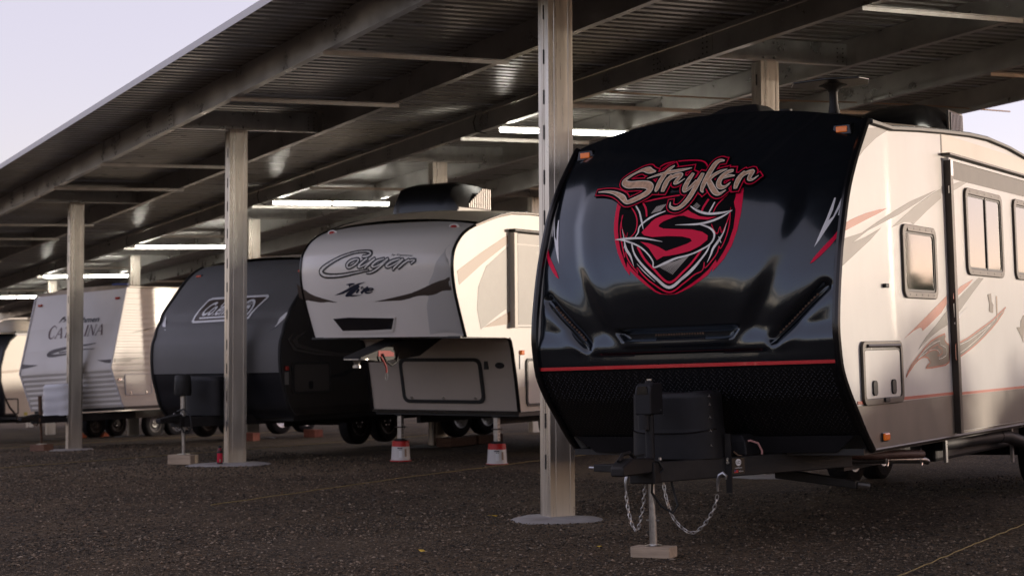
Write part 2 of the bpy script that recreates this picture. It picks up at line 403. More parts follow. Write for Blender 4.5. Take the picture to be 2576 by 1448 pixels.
def gravel_mats():
    m = bpy.data.materials.new('gravel_ground'); m.use_nodes = True; t = m.node_tree; b = t.nodes['Principled BSDF']; L = t.links.new
    b.inputs['Roughness'].default_value = .95; b.inputs['Specular IOR Level'].default_value = .2
    tc = t.nodes.new('ShaderNodeTexCoord')
    v = t.nodes.new('ShaderNodeTexVoronoi'); v.inputs['Scale'].default_value = 42; L(tc.outputs['Object'], v.inputs[0])
    v2 = t.nodes.new('ShaderNodeTexVoronoi'); v2.inputs['Scale'].default_value = 95; L(tc.outputs['Object'], v2.inputs[0])
    cr = t.nodes.new('ShaderNodeValToRGB'); e = cr.color_ramp.elements
    e[0].position = 0; e[0].color = (0.032,0.023,0.016,1); e[1].position = 1; e[1].color = (0.237,0.183,0.127,1)
    for p, c in ((.35, (0.060,0.047,0.033,1)), (.6, (0.093,0.069,0.047,1)), (.8, (0.124,0.084,0.049,1)), (.93, (0.175,0.134,0.089,1))):
        x = e.new(p); x.color = c
    sep = t.nodes.new('ShaderNodeSeparateColor'); L(v.outputs['Color'], sep.inputs[0]); L(sep.outputs[0], cr.inputs[0])
    n = t.nodes.new('ShaderNodeTexNoise'); n.inputs['Scale'].default_value = .55; n.inputs['Detail'].default_value = 7; L(tc.outputs['Object'], n.inputs[0])
    mr = t.nodes.new('ShaderNodeMapRange'); mr.inputs[1].default_value = .42; mr.inputs[2].default_value = .66; L(n.outputs['Fac'], mr.inputs[0])
    mx = t.nodes.new('ShaderNodeMixRGB'); mx.inputs[2].default_value = (0.186,0.134,0.082,1); L(cr.outputs[0], mx.inputs[1])
    k = t.nodes.new('ShaderNodeMath'); k.operation = 'MULTIPLY'; k.inputs[1].default_value = .55; L(mr.outputs[0], k.inputs[0]); L(k.outputs[0], mx.inputs[0])
    last = mx.outputs[0]
    for px, py, rad in ((-8.4,-.35,1.7), (.95,.45,1.0), (-7.2,.6,1.3)):
        dn = t.nodes.new('ShaderNodeVectorMath'); dn.operation = 'DISTANCE'; dn.inputs[1].default_value = (px, py, .1); L(tc.outputs['Object'], dn.inputs[0])
        sm = t.nodes.new('ShaderNodeMath'); sm.operation = 'MULTIPLY_ADD'; sm.inputs[1].default_value = 1.6; L(n.outputs['Fac'], sm.inputs[0]); L(dn.outputs['Value'], sm.inputs[2])
        rg = t.nodes.new('ShaderNodeMapRange'); rg.inputs[1].default_value = rad*.75+.8; rg.inputs[2].default_value = rad*1.1+.8; rg.inputs[3].default_value = .8; rg.inputs[4].default_value = 0; L(sm.outputs[0], rg.inputs[0])
        m3 = t.nodes.new('ShaderNodeMixRGB'); m3.inputs[2].default_value = (0.203,0.152,0.100,1); L(rg.outputs[0], m3.inputs[0]); L(last, m3.inputs[1]); last = m3.outputs[0]
    L(last, b.inputs['Base Color'])
    ad = t.nodes.new('ShaderNodeMath'); ad.operation = 'ADD'; L(v.outputs['Distance'], ad.inputs[0]); L(v2.outputs['Distance'], ad.inputs[1])
    bp = t.nodes.new('ShaderNodeBump'); bp.invert = True; bp.inputs['Strength'].default_value = .9; bp.inputs['Distance'].default_value = .02
    L(ad.outputs[0], bp.inputs['Height']); L(bp.outputs[0], b.inputs['Normal'])
    MAT['gravel_ground'] = m
    m = bpy.data.materials.new('gravel_stone'); m.use_nodes = True; t = m.node_tree; b = t.nodes['Principled BSDF']; L = t.links.new
    b.inputs['Roughness'].default_value = .85
    g = t.nodes.new('ShaderNodeNewGeometry'); cr = t.nodes.new('ShaderNodeValToRGB'); e = cr.color_ramp.elements
    e[0].position = 0; e[0].color = (0.025,0.020,0.015,1); e[1].position = 1; e[1].color = (0.323,0.264,0.195,1)
    for p, c in ((.3, (0.055,0.046,0.034,1)), (.55, (0.092,0.073,0.050,1)), (.72, (0.142,0.091,0.053,1)), (.84, (0.155,0.128,0.092,1)), (.94, (0.273,0.200,0.137,1))):
        x = e.new(p); x.color = c
    L(g.outputs['Random Per Island'], cr.inputs[0]); L(cr.outputs[0], b.inputs['Base Color'])
    MAT['gravel_stone'] = m
    # diamond tread plate
    m = bpy.data.materials.new('tread_plate'); m.use_nodes = True; t = m.node_tree; b = t.nodes['Principled BSDF']; L = t.links.new
    b.inputs['Base Color'].default_value = (.010,.010,.012,1); b.inputs['Roughness'].default_value = .36; b.inputs['Metallic'].default_value = .35
    MAT['tread_plate'] = m
gravel_mats()
mat('tread_bar', (.028,.028,.031), .28, .5)
# ---- outlines of printed graphics, local metres on their panel ----
DEC = {
'shield_red':('P',[(-0.546,2.593),(-0.541,2.505),(-0.533,2.424),(-0.519,2.355),(-0.493,2.274),(-0.457,2.188),(-0.418,2.114),(-0.381,2.058),(-0.338,2.008),(-0.341,2.045),(-0.28,1.991),(-0.214,1.937),(-0.145,1.887),(-0.126,1.875),(-0.089,1.859),(-0.025,1.853),(0.04,1.854),(0.095,1.873),(0.163,1.901),(0.234,1.94),(0.296,1.98),(0.333,2.03),(0.328,2.001),(0.363,2.034),(0.415,2.088),(0.469,2.183),(0.497,2.297),(0.505,2.42),(0.5,2.509),(0.486,2.607),(0.423,2.6),(0.338,2.594),(-0.049,2.614),(-0.457,2.617)]),
'shield_black':('P',[(-0.506,2.58),(-0.506,2.508),(-0.497,2.427),(-0.482,2.353),(-0.46,2.278),(-0.431,2.204),(-0.395,2.13),(-0.368,2.069),(-0.366,2.116),(-0.33,2.067),(-0.267,2.01),(-0.188,1.942),(-0.125,1.889),(-0.075,1.863),(-0.024,1.856),(0.027,1.858),(0.08,1.879),(0.158,1.919),(0.234,1.966),(0.302,2.02),(0.355,2.089),(0.361,2.063),(0.407,2.135),(0.443,2.208),(0.466,2.311),(0.463,2.423),(0.435,2.575),(0.34,2.588),(-0.051,2.62),(-0.455,2.61)]),
'shield_lines_red':('S',[[(-0.462,2.477,0.002),(-0.466,2.406,0.0081),(-0.455,2.338,0.008),(-0.43,2.264,0.0092),(-0.401,2.184,0.0091),(-0.388,2.146,0.0052),(-0.384,2.186,0.0052),(-0.361,2.134,0.009),(-0.324,2.084,0.0089),(-0.282,2.038,0.0088),(-0.269,2.019,0.005),(-0.276,2.064,0.005),(-0.234,2.015,0.0088),(-0.149,1.943,0.0099),(-0.014,1.869,0.0121),(0.108,1.93,0.0096),(0.191,1.986,0.0084),(0.253,2.014,0.006),(0.266,2.074,0.0048),(0.272,2.03,0.006),(0.325,2.082,0.0083),(0.364,2.137,0.0071),(0.373,2.183,0.006),(0.387,2.165,0.0059),(0.416,2.232,0.0071),(0.432,2.336,0.0072),(0.421,2.467,0.0024)],[(-0.286,2.221,0.0167),(-0.219,2.125,0.0163),(-0.137,2.044,0.0161),(-0.01,1.94,0.017),(0.115,2.024,0.0158),(0.188,2.096,0.0157),(0.245,2.173,0.0157)],[(-0.412,2.538,0.0068),(-0.353,2.471,0.0093),(-0.323,2.402,0.0092),(-0.328,2.329,0.0078),(-0.38,2.279,0.0052)],[(-0.315,2.561,0.012),(-0.273,2.508,0.0145),(-0.251,2.445,0.0118)],[(0.233,2.542,0.0164),(0.205,2.483,0.0163),(0.199,2.454,0.0125)],[(0.38,2.573,0.0087),(0.312,2.493,0.0087),(0.292,2.438,0.0049)],[(0.421,2.456,0.0024),(0.418,2.385,0.0072),(0.386,2.281,0.006),(0.364,2.326,0.0048),(0.35,2.276,0.006),(0.315,2.309,0.0073),(0.293,2.352,0.0037)],[(-0.315,2.561,0.0094),(-0.172,2.58,0.0105),(0.008,2.593,0.0104),(0.213,2.595,0.0089)],[(-0.469,2.474,0.0054),(-0.455,2.387,0.0054),(-0.398,2.298,0.0053),(-0.391,2.334,0.0026)]]),
'shield_lines_silver':('S',[[(-0.49,2.286,0.004),(-0.409,2.287,0.0158),(-0.272,2.283,0.0142),(-0.169,2.264,0.0089),(-0.081,2.244,0.0025)],[(0.096,2.501,0.0063),(0.17,2.456,0.0163),(0.257,2.43,0.0173),(0.362,2.43,0.0147),(0.439,2.443,0.0024)],[(0.439,2.443,0.0024),(0.367,2.4,0.0146),(0.292,2.373,0.0159),(0.201,2.358,0.0148),(0.106,2.359,0.01),(0.003,2.364,0.0025)],[(0.202,2.355,0.0087),(0.289,2.32,0.0134),(0.33,2.27,0.0145),(0.31,2.207,0.0132),(0.228,2.16,0.0121),(0.136,2.13,0.0122),(0.041,2.113,0.0159),(-0.047,2.083,0.0185),(-0.134,2.057,0.0099),(-0.146,2.103,0.0112),(-0.196,2.165,0.0101),(-0.276,2.224,0.0115),(-0.393,2.27,0.0118),(-0.479,2.286,0.0053)],[(-0.099,2.476,0.0077),(-0.191,2.447,0.0156),(-0.256,2.409,0.0143),(-0.295,2.369,0.0117),(-0.297,2.327,0.0117),(-0.318,2.292,0.0065)],[(-0.372,2.544,0.0094),(-0.322,2.487,0.0119),(-0.284,2.411,0.0131),(-0.257,2.348,0.0026)],[(0.289,2.516,0.0087),(0.273,2.472,0.0124),(0.259,2.436,0.0099)],[(-0.337,2.246,0.0104),(-0.303,2.166,0.0128),(-0.23,2.079,0.0163),(-0.122,1.982,0.0197),(-0.011,1.904,0.0219),(0.103,1.97,0.0194),(0.202,2.054,0.0156),(0.279,2.142,0.0132),(0.307,2.204,0.0084)],[(-0.401,2.259,0.0105),(-0.379,2.207,0.0195),(-0.335,2.15,0.0154),(-0.302,2.074,0.0025)],[(-0.401,2.214,0.0026),(-0.401,2.262,0.0079),(-0.442,2.362,0.002)],[(0.412,2.35,0.0024),(0.398,2.28,0.0084),(0.369,2.224,0.0179),(0.332,2.168,0.0167),(0.317,2.123,0.0119),(0.291,2.069,0.0024)],[(0.389,2.205,0.0048),(0.366,2.253,0.006)],[(-0.122,1.95,0.0018),(-0.215,2.031,0.0062),(-0.277,2.093,0.0019)],[(0.099,1.953,0.0018),(0.172,2.01,0.006),(0.232,2.07,0.0018)]]),
'shield_s':('P',[(-0.225,2.373),(-0.201,2.402),(-0.173,2.424),(-0.13,2.439),(-0.086,2.446),(-0.006,2.44),(0.046,2.453),(0.084,2.471),(0.121,2.448),(0.191,2.415),(0.256,2.403),(0.327,2.403),(0.259,2.386),(0.163,2.397),(0.102,2.413),(0.06,2.43),(0.015,2.431),(-0.028,2.422),(-0.101,2.398),(-0.13,2.377),(-0.133,2.361),(-0.091,2.343),(0.015,2.332),(0.145,2.32),(0.23,2.297),(0.278,2.267),(0.279,2.235),(0.225,2.192),(0.152,2.161),(0.059,2.144),(-0.011,2.136),(-0.063,2.134),(-0.113,2.11),(-0.142,2.144),(-0.186,2.2),(-0.23,2.233),(-0.267,2.256),(-0.191,2.239),(-0.108,2.207),(-0.043,2.171),(0.035,2.192),(0.122,2.216),(0.158,2.234),(0.143,2.253),(0.076,2.272),(-0.041,2.283),(-0.172,2.285),(-0.242,2.302),(-0.269,2.325),(-0.256,2.342)]),
'shield_hatch':('S',[[(-0.111,2.066,0.0056),(0.042,2.092,0.0055)],[(-0.101,2.06,0.0056),(0.051,2.095,0.0055)],[(-0.09,2.055,0.0056),(0.059,2.098,0.0055)],[(-0.08,2.049,0.0055),(0.068,2.101,0.0055)],[(-0.069,2.043,0.0055),(0.076,2.104,0.0055)],[(-0.059,2.038,0.0055),(0.085,2.107,0.0055)],[(-0.049,2.032,0.0055),(0.093,2.11,0.0055)],[(-0.038,2.026,0.0055),(0.102,2.113,0.0055)],[(-0.028,2.021,0.0055),(0.11,2.116,0.0055)],[(-0.018,2.015,0.0055),(0.118,2.118,0.0055)],[(-0.007,2.009,0.0055),(0.127,2.121,0.0055)],[(0.003,2.004,0.0055),(0.135,2.124,0.0055)],[(0.013,1.998,0.0055),(0.143,2.127,0.0055)],[(-0.216,2.467,0.0059),(-0.182,2.519,0.0059)],[(-0.207,2.468,0.0059),(-0.172,2.521,0.0059)],[(-0.198,2.47,0.0059),(-0.163,2.522,0.0059)],[(-0.19,2.472,0.0058),(-0.153,2.524,0.0059)],[(-0.181,2.473,0.0058),(-0.144,2.526,0.0059)],[(-0.172,2.475,0.0058),(-0.134,2.527,0.0059)],[(-0.163,2.477,0.0058),(-0.125,2.529,0.0058)],[(-0.155,2.478,0.0058),(-0.115,2.53,0.0058)],[(-0.146,2.48,0.0058),(-0.106,2.532,0.0058)],[(0.123,2.496,0.0051),(0.146,2.521,0.0051)],[(0.131,2.49,0.0051),(0.154,2.515,0.0051)],[(0.138,2.485,0.005),(0.161,2.509,0.0051)],[(0.146,2.48,0.005),(0.169,2.503,0.005)],[(0.153,2.475,0.005),(0.177,2.498,0.005)]]),
'banner':('P',[(-0.284,2.836),(-0.277,2.855),(-0.228,2.878),(-0.146,2.89),(-0.032,2.888),(0.069,2.874),(0.128,2.857),(0.157,2.819),(0.155,2.759),(0.087,2.749),(-0.067,2.758),(-0.215,2.771)]),
'banner_red':('S',[[(-0.275,2.821,0.0083),(-0.221,2.86,0.0095),(-0.11,2.871,0.0094),(0.022,2.866,0.0093),(0.105,2.847,0.0092),(0.15,2.803,0.0091),(0.149,2.76,0.0079)],[(-0.25,2.802,0.0071),(-0.214,2.829,0.0083),(-0.178,2.853,0.0083),(-0.117,2.845,0.0082),(-0.122,2.815,0.007),(-0.045,2.821,0.0069),(0.041,2.816,0.008),(0.044,2.791,0.0069),(-0.035,2.777,0.0069)]]),
'letters':('S',[[(-0.276,2.802,0.0083),(-0.317,2.808,0.0358),(-0.352,2.822,0.0469),(-0.396,2.826,0.0243),(-0.444,2.81,0.0134),(-0.504,2.777,0.0184),(-0.532,2.741,0.0367),(-0.478,2.713,0.053),(-0.398,2.709,0.0546),(-0.317,2.699,0.0562),(-0.277,2.676,0.051),(-0.285,2.639,0.0461),(-0.334,2.608,0.0381),(-0.408,2.58,0.0361),(-0.451,2.573,0.0258),(-0.489,2.605,0.0391),(-0.521,2.627,0.0347),(-0.595,2.66,0.022),(-0.679,2.676,0.0112),(-0.749,2.679,0.0038)],[(-0.13,2.835,0.0082),(-0.164,2.805,0.0269),(-0.189,2.763,0.0349),(-0.206,2.716,0.0358),(-0.215,2.657,0.0309),(-0.217,2.636,0.0114)],[(-0.33,2.75,0.0024),(-0.244,2.771,0.0141),(-0.134,2.786,0.0232),(-0.052,2.793,0.0173),(0.026,2.803,0.0023)],[(-0.125,2.76,0.0173),(-0.145,2.721,0.0356),(-0.154,2.679,0.0377),(-0.159,2.631,0.0249)],[(-0.145,2.705,0.0149),(-0.117,2.738,0.0253),(-0.083,2.754,0.031),(-0.04,2.753,0.0228),(-0.06,2.719,0.0296),(-0.074,2.693,0.0227),(-0.045,2.691,0.0113),(-0.004,2.719,0.0023)],[(0.056,2.757,0.0227),(0.034,2.705,0.0349),(0.022,2.648,0.0369),(0.03,2.619,0.0189),(0.065,2.644,0.0223),(0.105,2.694,0.0246)],[(0.136,2.75,0.0247),(0.119,2.682,0.0379),(0.091,2.589,0.0363),(0.061,2.534,0.0339),(0.021,2.496,0.0262),(-0.022,2.488,0.0186),(-0.061,2.507,0.0121),(-0.067,2.541,0.0022)],[(0.278,2.838,0.0079),(0.242,2.84,0.0248),(0.214,2.819,0.0372),(0.193,2.761,0.0381),(0.174,2.683,0.0388),(0.167,2.622,0.0252),(0.183,2.597,0.0044)],[(0.323,2.766,0.0033),(0.267,2.748,0.021),(0.222,2.72,0.0266),(0.201,2.691,0.0276)],[(0.199,2.691,0.031),(0.238,2.64,0.0382),(0.28,2.592,0.0367),(0.316,2.575,0.0214),(0.36,2.6,0.0032)],[(0.305,2.695,0.0076),(0.354,2.71,0.0174),(0.399,2.709,0.0054)],[(0.378,2.75,0.0164),(0.341,2.743,0.0285),(0.301,2.709,0.0329),(0.289,2.662,0.0359),(0.308,2.629,0.0313),(0.346,2.625,0.0188),(0.381,2.656,0.0027)],[(0.475,2.732,0.0269),(0.447,2.697,0.0365),(0.433,2.65,0.0373),(0.432,2.606,0.0212)],[(0.445,2.684,0.0161),(0.477,2.718,0.0247),(0.529,2.732,0.0277),(0.521,2.696,0.0287),(0.52,2.672,0.0233),(0.547,2.667,0.0132),(0.583,2.694,0.0026)]]),
'cap_white':('P',[(1.038,2.141),(1.066,2.238),(1.098,2.347),(1.132,2.494),(1.142,2.494),(1.134,2.407),(1.112,2.329),(1.14,2.358),(1.175,2.475),(1.192,2.548),(1.199,2.439),(1.179,2.363),(1.17,2.364),(1.178,2.426),(1.142,2.338),(1.102,2.257),(1.066,2.184)]),
'cap_red':('P',[(1.019,2.024),(1.042,2.066),(1.1,2.141),(1.156,2.207),(1.191,2.27),(1.195,2.218),(1.149,2.146),(1.092,2.081),(1.044,2.036)]),
's_grey1':('P',[(0.266,2.191),(0.659,2.254),(1.034,2.361),(1.385,2.456),(1.798,2.559),(2.445,2.691),(1.983,2.564),(1.468,2.429),(1.16,2.361),(0.78,2.274),(0.456,2.173),(0.735,2.227),(1.07,2.31),(0.812,2.203),(0.565,2.116),(0.233,1.999)]),
's_grey2':('P',[(1.304,2.326),(1.531,2.403),(1.861,2.515),(2.279,2.637),(2.56,2.708),(2.549,2.628),(2.164,2.5),(1.82,2.375),(1.754,2.39),(1.595,2.381),(1.459,2.352)]),
's_salmon1':('P',[(0.329,2.309),(0.475,2.344),(0.755,2.401),(1.045,2.446),(1.214,2.464),(1.041,2.418),(0.749,2.352),(0.469,2.286),(0.298,2.246)]),
's_salmon2':('P',[(1.501,1.489),(1.659,1.538),(1.986,1.64),(2.328,1.747),(2.593,1.832),(2.584,1.764),(2.433,1.692),(2.109,1.593),(1.942,1.545),(1.923,1.565),(1.86,1.569),(1.722,1.545)]),
's_grey3':('P',[(1.818,1.401),(2.033,1.504),(2.308,1.601),(2.591,1.713),(2.578,1.591),(2.369,1.552),(2.14,1.497)]),
's_swoosh':('P',[(1.494,1.193),(1.626,1.279),(1.866,1.37),(2.136,1.463),(2.5,1.521),(2.482,1.475),(2.557,1.436),(2.602,1.429),(2.583,1.29),(2.329,1.261),(1.978,1.253),(2.091,1.292),(2.032,1.334),(1.883,1.336),(1.71,1.291)]),
's_swoosh_in':('P',[(1.692,1.312),(1.912,1.396),(2.178,1.456),(2.405,1.486),(2.399,1.448),(2.588,1.411),(2.577,1.334),(2.335,1.302),(2.386,1.35),(2.302,1.393),(2.083,1.395),(1.864,1.356)]),
'd_swoosh':('P',[(2.641,1.434),(2.969,1.479),(3.353,1.559),(3.756,1.642),(4.169,1.754),(3.888,1.628),(3.473,1.499),(3.08,1.399),(2.707,1.324),(2.631,1.314)]),
'd_swoosh_in':('P',[(2.662,1.416),(2.966,1.457),(3.35,1.533),(3.753,1.619),(3.922,1.674),(3.45,1.522),(3.084,1.428),(2.663,1.338)]),
'd_salmon':('P',[(2.637,1.849),(2.853,1.913),(3.212,1.981),(3.068,1.925),(2.846,1.857),(2.63,1.802)]),
'd_grey':('P',[(2.625,1.763),(2.953,1.867),(3.381,1.998),(3.522,1.997),(3.197,1.872),(2.854,1.731),(2.64,1.651)]),
'd_white':('P',[(2.633,1.604),(2.74,1.667),(3.001,1.741),(2.846,1.676),(2.653,1.596)]),
'd_grey0':('P',[(2.625,2.733),(2.886,2.78),(3.289,2.835),(2.927,2.741),(2.626,2.672)]),
's_corner':('P',[(0.808,3.026),(1.076,3.06),(1.332,3.07),(1.03,2.975),(0.772,2.866),(0.609,2.78),(0.663,2.868),(0.742,2.959)]),
'd_emblem':('P',[(4.495,1.575),(4.627,1.58),(4.651,1.639),(4.748,1.688),(4.897,1.681),(4.847,1.56),(4.758,1.568),(4.706,1.433),(4.628,1.496)]),
'c_letters':('S',[[(-0.068,2.62,0.0303),(-0.002,2.623,0.04),(0.042,2.643,0.0449),(0.033,2.67,0.0391),(-0.035,2.684,0.0259),(-0.186,2.678,0.026),(-0.374,2.633,0.0324),(-0.551,2.563,0.0432),(-0.679,2.496,0.0547),(-0.714,2.449,0.0683),(-0.66,2.409,0.0541),(-0.536,2.395,0.045),(-0.36,2.4,0.0377),(-0.189,2.422,0.0312),(0.038,2.45,0.0143)],[(-0.156,2.593,0.0303),(-0.24,2.571,0.0402),(-0.289,2.527,0.0438),(-0.268,2.491,0.0364),(-0.201,2.508,0.0338),(-0.137,2.549,0.0338),(-0.121,2.584,0.0303),(-0.156,2.593,0.0303)],[(0.01,2.595,0.0362),(-0.064,2.547,0.0421),(-0.114,2.5,0.042),(-0.081,2.494,0.03),(0.011,2.528,0.0275),(0.122,2.589,0.0359)],[(0.129,2.591,0.0359),(0.056,2.538,0.0395),(-0.008,2.486,0.0358),(-0.021,2.468,0.0215)],[(0.266,2.584,0.0273),(0.159,2.556,0.0393),(0.091,2.505,0.0405),(0.124,2.488,0.0297),(0.214,2.517,0.0272),(0.312,2.577,0.0354)],[(0.325,2.582,0.0353),(0.253,2.521,0.0377),(0.163,2.46,0.0343),(0.076,2.424,0.0284),(0.009,2.419,0.0214)],[(0.496,2.574,0.0265),(0.386,2.549,0.0385),(0.305,2.498,0.0422),(0.338,2.481,0.0292),(0.432,2.515,0.0266),(0.533,2.568,0.0343)],[(0.545,2.57,0.0342),(0.47,2.509,0.0379),(0.413,2.463,0.0323),(0.4,2.437,0.0139)],[(0.624,2.563,0.0281),(0.543,2.512,0.0375),(0.476,2.461,0.032)],[(0.549,2.512,0.0204),(0.614,2.547,0.0225),(0.701,2.553,0.031),(0.651,2.512,0.0256)]]),
'c_xlite':('S',[[(-0.026,2.307,0.003),(-0.14,2.282,0.0215),(-0.247,2.242,0.0312),(-0.396,2.187,0.0268),(-0.53,2.158,0.0025)],[(-0.328,2.284,0.0036),(-0.26,2.285,0.0264),(-0.192,2.292,0.012)],[(-0.261,2.277,0.024),(-0.286,2.254,0.012)],[(-0.129,2.269,0.0417),(-0.219,2.215,0.0551),(-0.313,2.164,0.0507),(-0.366,2.145,0.0146)],[(-0.317,2.148,0.0181),(-0.236,2.146,0.018),(-0.111,2.153,0.0024)],[(-0.134,2.224,0.025),(-0.188,2.177,0.0251)],[(-0.066,2.248,0.0143),(-0.107,2.243,0.0143)],[(0.004,2.25,0.0201),(-0.076,2.201,0.0297),(-0.111,2.178,0.0262),(-0.088,2.176,0.0143)],[(-0.11,2.228,0.0083),(0.024,2.233,0.0106)],[(-0.04,2.198,0.0178),(0.038,2.206,0.0166),(0.077,2.221,0.0165),(0.036,2.23,0.0166),(-0.028,2.205,0.0261),(-0.047,2.182,0.0249),(0.004,2.174,0.0166),(0.064,2.193,0.0059)]]),
'c_band_r':('P',[(0.047,2.066),(0.615,2.159),(0.902,2.265),(1.112,2.343),(1.116,2.188),(0.878,2.13),(0.448,2.076)]),
'c_band_l':('P',[(-1.225,2.323),(-1.095,2.239),(-0.762,2.126),(-0.514,2.069),(-0.819,2.076),(-1.15,2.11),(-1.228,2.151)]),
'c_grey_r':('P',[(1.078,2.735),(0.967,2.523),(0.865,2.278),(0.777,1.983),(0.731,1.665),(1.138,1.661),(1.146,2.077),(1.138,2.397)]),
'c_win_out':('P',[(-0.711,1.881),(-0.521,1.898),(-0.256,1.904),(0.316,1.883),(0.227,1.698),(-0.17,1.684),(-0.581,1.685)]),
'c_win_in':('P',[(-0.653,1.869),(-0.393,1.881),(0.289,1.863),(0.216,1.731),(-0.158,1.72),(-0.544,1.719)]),
'c_text':('P',[(0.362,2.611),(0.659,2.591),(0.367,2.642)]),
'cs_brown':('P',[(-1.396,2.419),(-0.842,2.666),(-0.36,2.86),(-0.237,2.905),(-0.238,2.8),(-0.844,2.518),(-1.353,2.252)]),
'cs_grey':('P',[(-0.878,1.72),(-0.959,1.959),(-0.932,2.237),(-0.75,2.496),(-0.239,2.761),(-0.25,1.994),(-0.568,1.862)]),
'cs_white':('P',[(0.027,2.169),(0.231,2.244),(0.49,2.272),(0.282,2.214)]),
'cs_tan':('P',[(-0.807,1.745),(-0.471,1.862),(0.025,2.024),(0.487,2.111),(0.125,1.973),(-0.277,1.786)]),
'm_panel':('P',[(-0.443,1.92),(-0.39,2.231),(-0.336,2.246),(0.651,2.252),(0.662,2.213),(0.592,1.953),(0.554,1.938)]),
'm_text':('P',[(-0.309,1.978),(0.611,2.006),(-0.371,2.169),(0.603,2.088)]),
'm_flash_l':('P',[(-1.064,2.04),(-1.079,1.908),(-0.943,1.817)]),
'm_flash_r':('P',[(1.01,1.819),(1.025,1.944),(1.132,2.053),(1.102,1.942),(1.053,1.86)]),
'm_flash_b':('P',[(0.914,1.752),(1.011,1.811),(1.15,1.913),(1.041,1.818)]),
'ms_curve1':('P',[(0.607,1.775),(0.382,1.705),(0.293,1.635),(0.379,1.551),(0.713,1.493),(1.36,1.43),(1.993,1.483),(1.361,1.459),(0.759,1.527),(0.424,1.593),(0.403,1.663)]),
'ms_curve2':('P',[(0.349,1.217),(0.616,1.179),(1.166,1.168),(1.789,1.25),(1.353,1.127),(0.795,1.124),(0.481,1.164)]),
'ms_curve3':('P',[(0.184,1.663),(0.317,1.747),(0.227,1.636),(0.378,1.524),(0.849,1.469),(1.552,1.434),(1.992,1.454),(1.551,1.411),(0.803,1.441),(0.312,1.502)]),
't_text1':('P',[(-0.603,2.021),(0.754,2.03),(-0.625,2.233)]),
't_text2':('P',[(-0.375,2.298),(0.596,2.258),(-0.401,2.385)]),
't_swoosh':('S',[[(0.663,1.875,0.0101),(0.36,1.853,0.0271),(-0.023,1.83,0.0479),(-0.366,1.787,0.069),(-0.51,1.733,0.0622),(-0.382,1.704,0.0482),(-0.031,1.718,0.0273)],[(0.652,1.775,0.0067),(0.304,1.778,0.0203),(-0.237,1.752,0.0206)],[(-0.397,2.305,0.0104),(-0.336,2.366,0.0278),(-0.265,2.399,0.0278),(-0.34,2.381,0.0139),(-0.232,2.351,0.0208),(-0.289,2.315,0.0139)]]),
't_dart_l':('P',[(-1.131,1.588),(-0.984,1.572),(-0.716,1.552),(-0.89,1.527),(-1.125,1.502)]),
't_dart_r':('P',[(0.767,1.565),(0.977,1.562),(1.157,1.566),(1.161,1.495),(0.991,1.509)]),
'ts_dart':('P',[(0.155,1.566),(0.386,1.591),(0.934,1.591),(0.578,1.547),(0.498,1.521),(0.133,1.506)]),
'ts_dart2':('P',[(0.544,2.02),(0.881,2.091),(1.244,2.143),(0.92,2.063)]),
}
# ------------------------------------------------------------------ ground
def build_ground():
    def axis(fine0, fine1, step, far):
        a = []; x = fine0
        while x <= fine1+1e-6: a.append(x); x += step
        k = step; lo = fine0; hi = fine1; pre = []; post = []
        while hi < far: k *= 1.35; hi += k; post.append(hi)
        k = step
        while lo > -far: k *= 1.35; lo -= k; pre.append(lo)
        return pre[::-1]+a+post
    X = axis(-34, 12, .5, 900); Y = axis(-9, 14, .5, 900); nx = len(X)
    mb = MB(); V = []
    for y in Y:
        for x in X:
            V.append((x, y, gz(x, y)+.012*noise.noise(Vector((x*.6, y*.6, 3)))*(1 if abs(x) < 60 else 0)))
    mb.add(V, [(j*nx+i, j*nx+i+1, (j+1)*nx+i+1, (j+1)*nx+i) for j in range(len(Y)-1) for i in range(nx-1)])
    mb.open = True
    o = mb.obj('ground', 'gravel_ground', smooth=True); o['kind'] = 'structure'; o['label'] = 'dark gravel yard sloping gently away under the canopy'
def build_gravel():
    rnd = random.Random(3)
    ico_v = [(0,0,1),(.9,0,.25),(.28,.85,.25),(-.73,.53,.25),(-.73,-.53,.25),(.28,-.85,.25),(0,0,-.5)]
    ico_f = [(0,1,2),(0,2,3),(0,3,4),(0,4,5),(0,5,1),(6,2,1),(6,3,2),(6,4,3),(6,5,4),(6,1,5)]
    V = []; F = []; n = 0
    def zone(N, x0, x1, y0, y1, s0, s1, ok=None):
        nonlocal n
        k = 0
        while k < N:
            x = rnd.uniform(x0, x1); y = rnd.uniform(y0, y1); k += 1
            if ok and not ok(x, y): continue
            s = s0*(s1/s0)**(rnd.random()**2.6); a = rnd.random()*6.283; ca, sa = math.cos(a), math.sin(a)
            ex, ey, ez = s*rnd.uniform(.8, 1.4), s*rnd.uniform(.6, 1.), s*rnd.uniform(.45, .9)
            z = gz(x, y)+.004; b = len(V); tx = rnd.uniform(-.4, .4)
            for vx, vy, vz in ico_v:
                j = 1+rnd.uniform(-.22, .22); X = vx*ex*j; Y_ = vy*ey*j
                V.append((x+X*ca-Y_*sa, y+X*sa+Y_*ca, z+vz*ez*j+tx*X*.5))
            F.extend([tuple(i+b for i in f) for f in ico_f]); n += 1
    # in front of and between the parking bays
    zone(62000, -1, 7.5, -5.2, 1.5, .005, .017)
    zone(30000, -9, 0, -5.2, 2.5, .007, .020)
    zone(9000, -1, 5, 1, 7, .008, .022)
    zone(9000, -20, -8, -4, 2, .010, .028)
    zone(900, -9, 7, -5, 3, .016, .030)
    mb = MB(); mb.v = V; mb.f = F; mb.m = [0]*len(F); mb.open = True
    o = mb.obj('loose_gravel', 'gravel_stone'); tag(o, 'loose dark brown and grey gravel scattered over the yard', 'gravel', kind='stuff')
build_ground(); build_gravel()

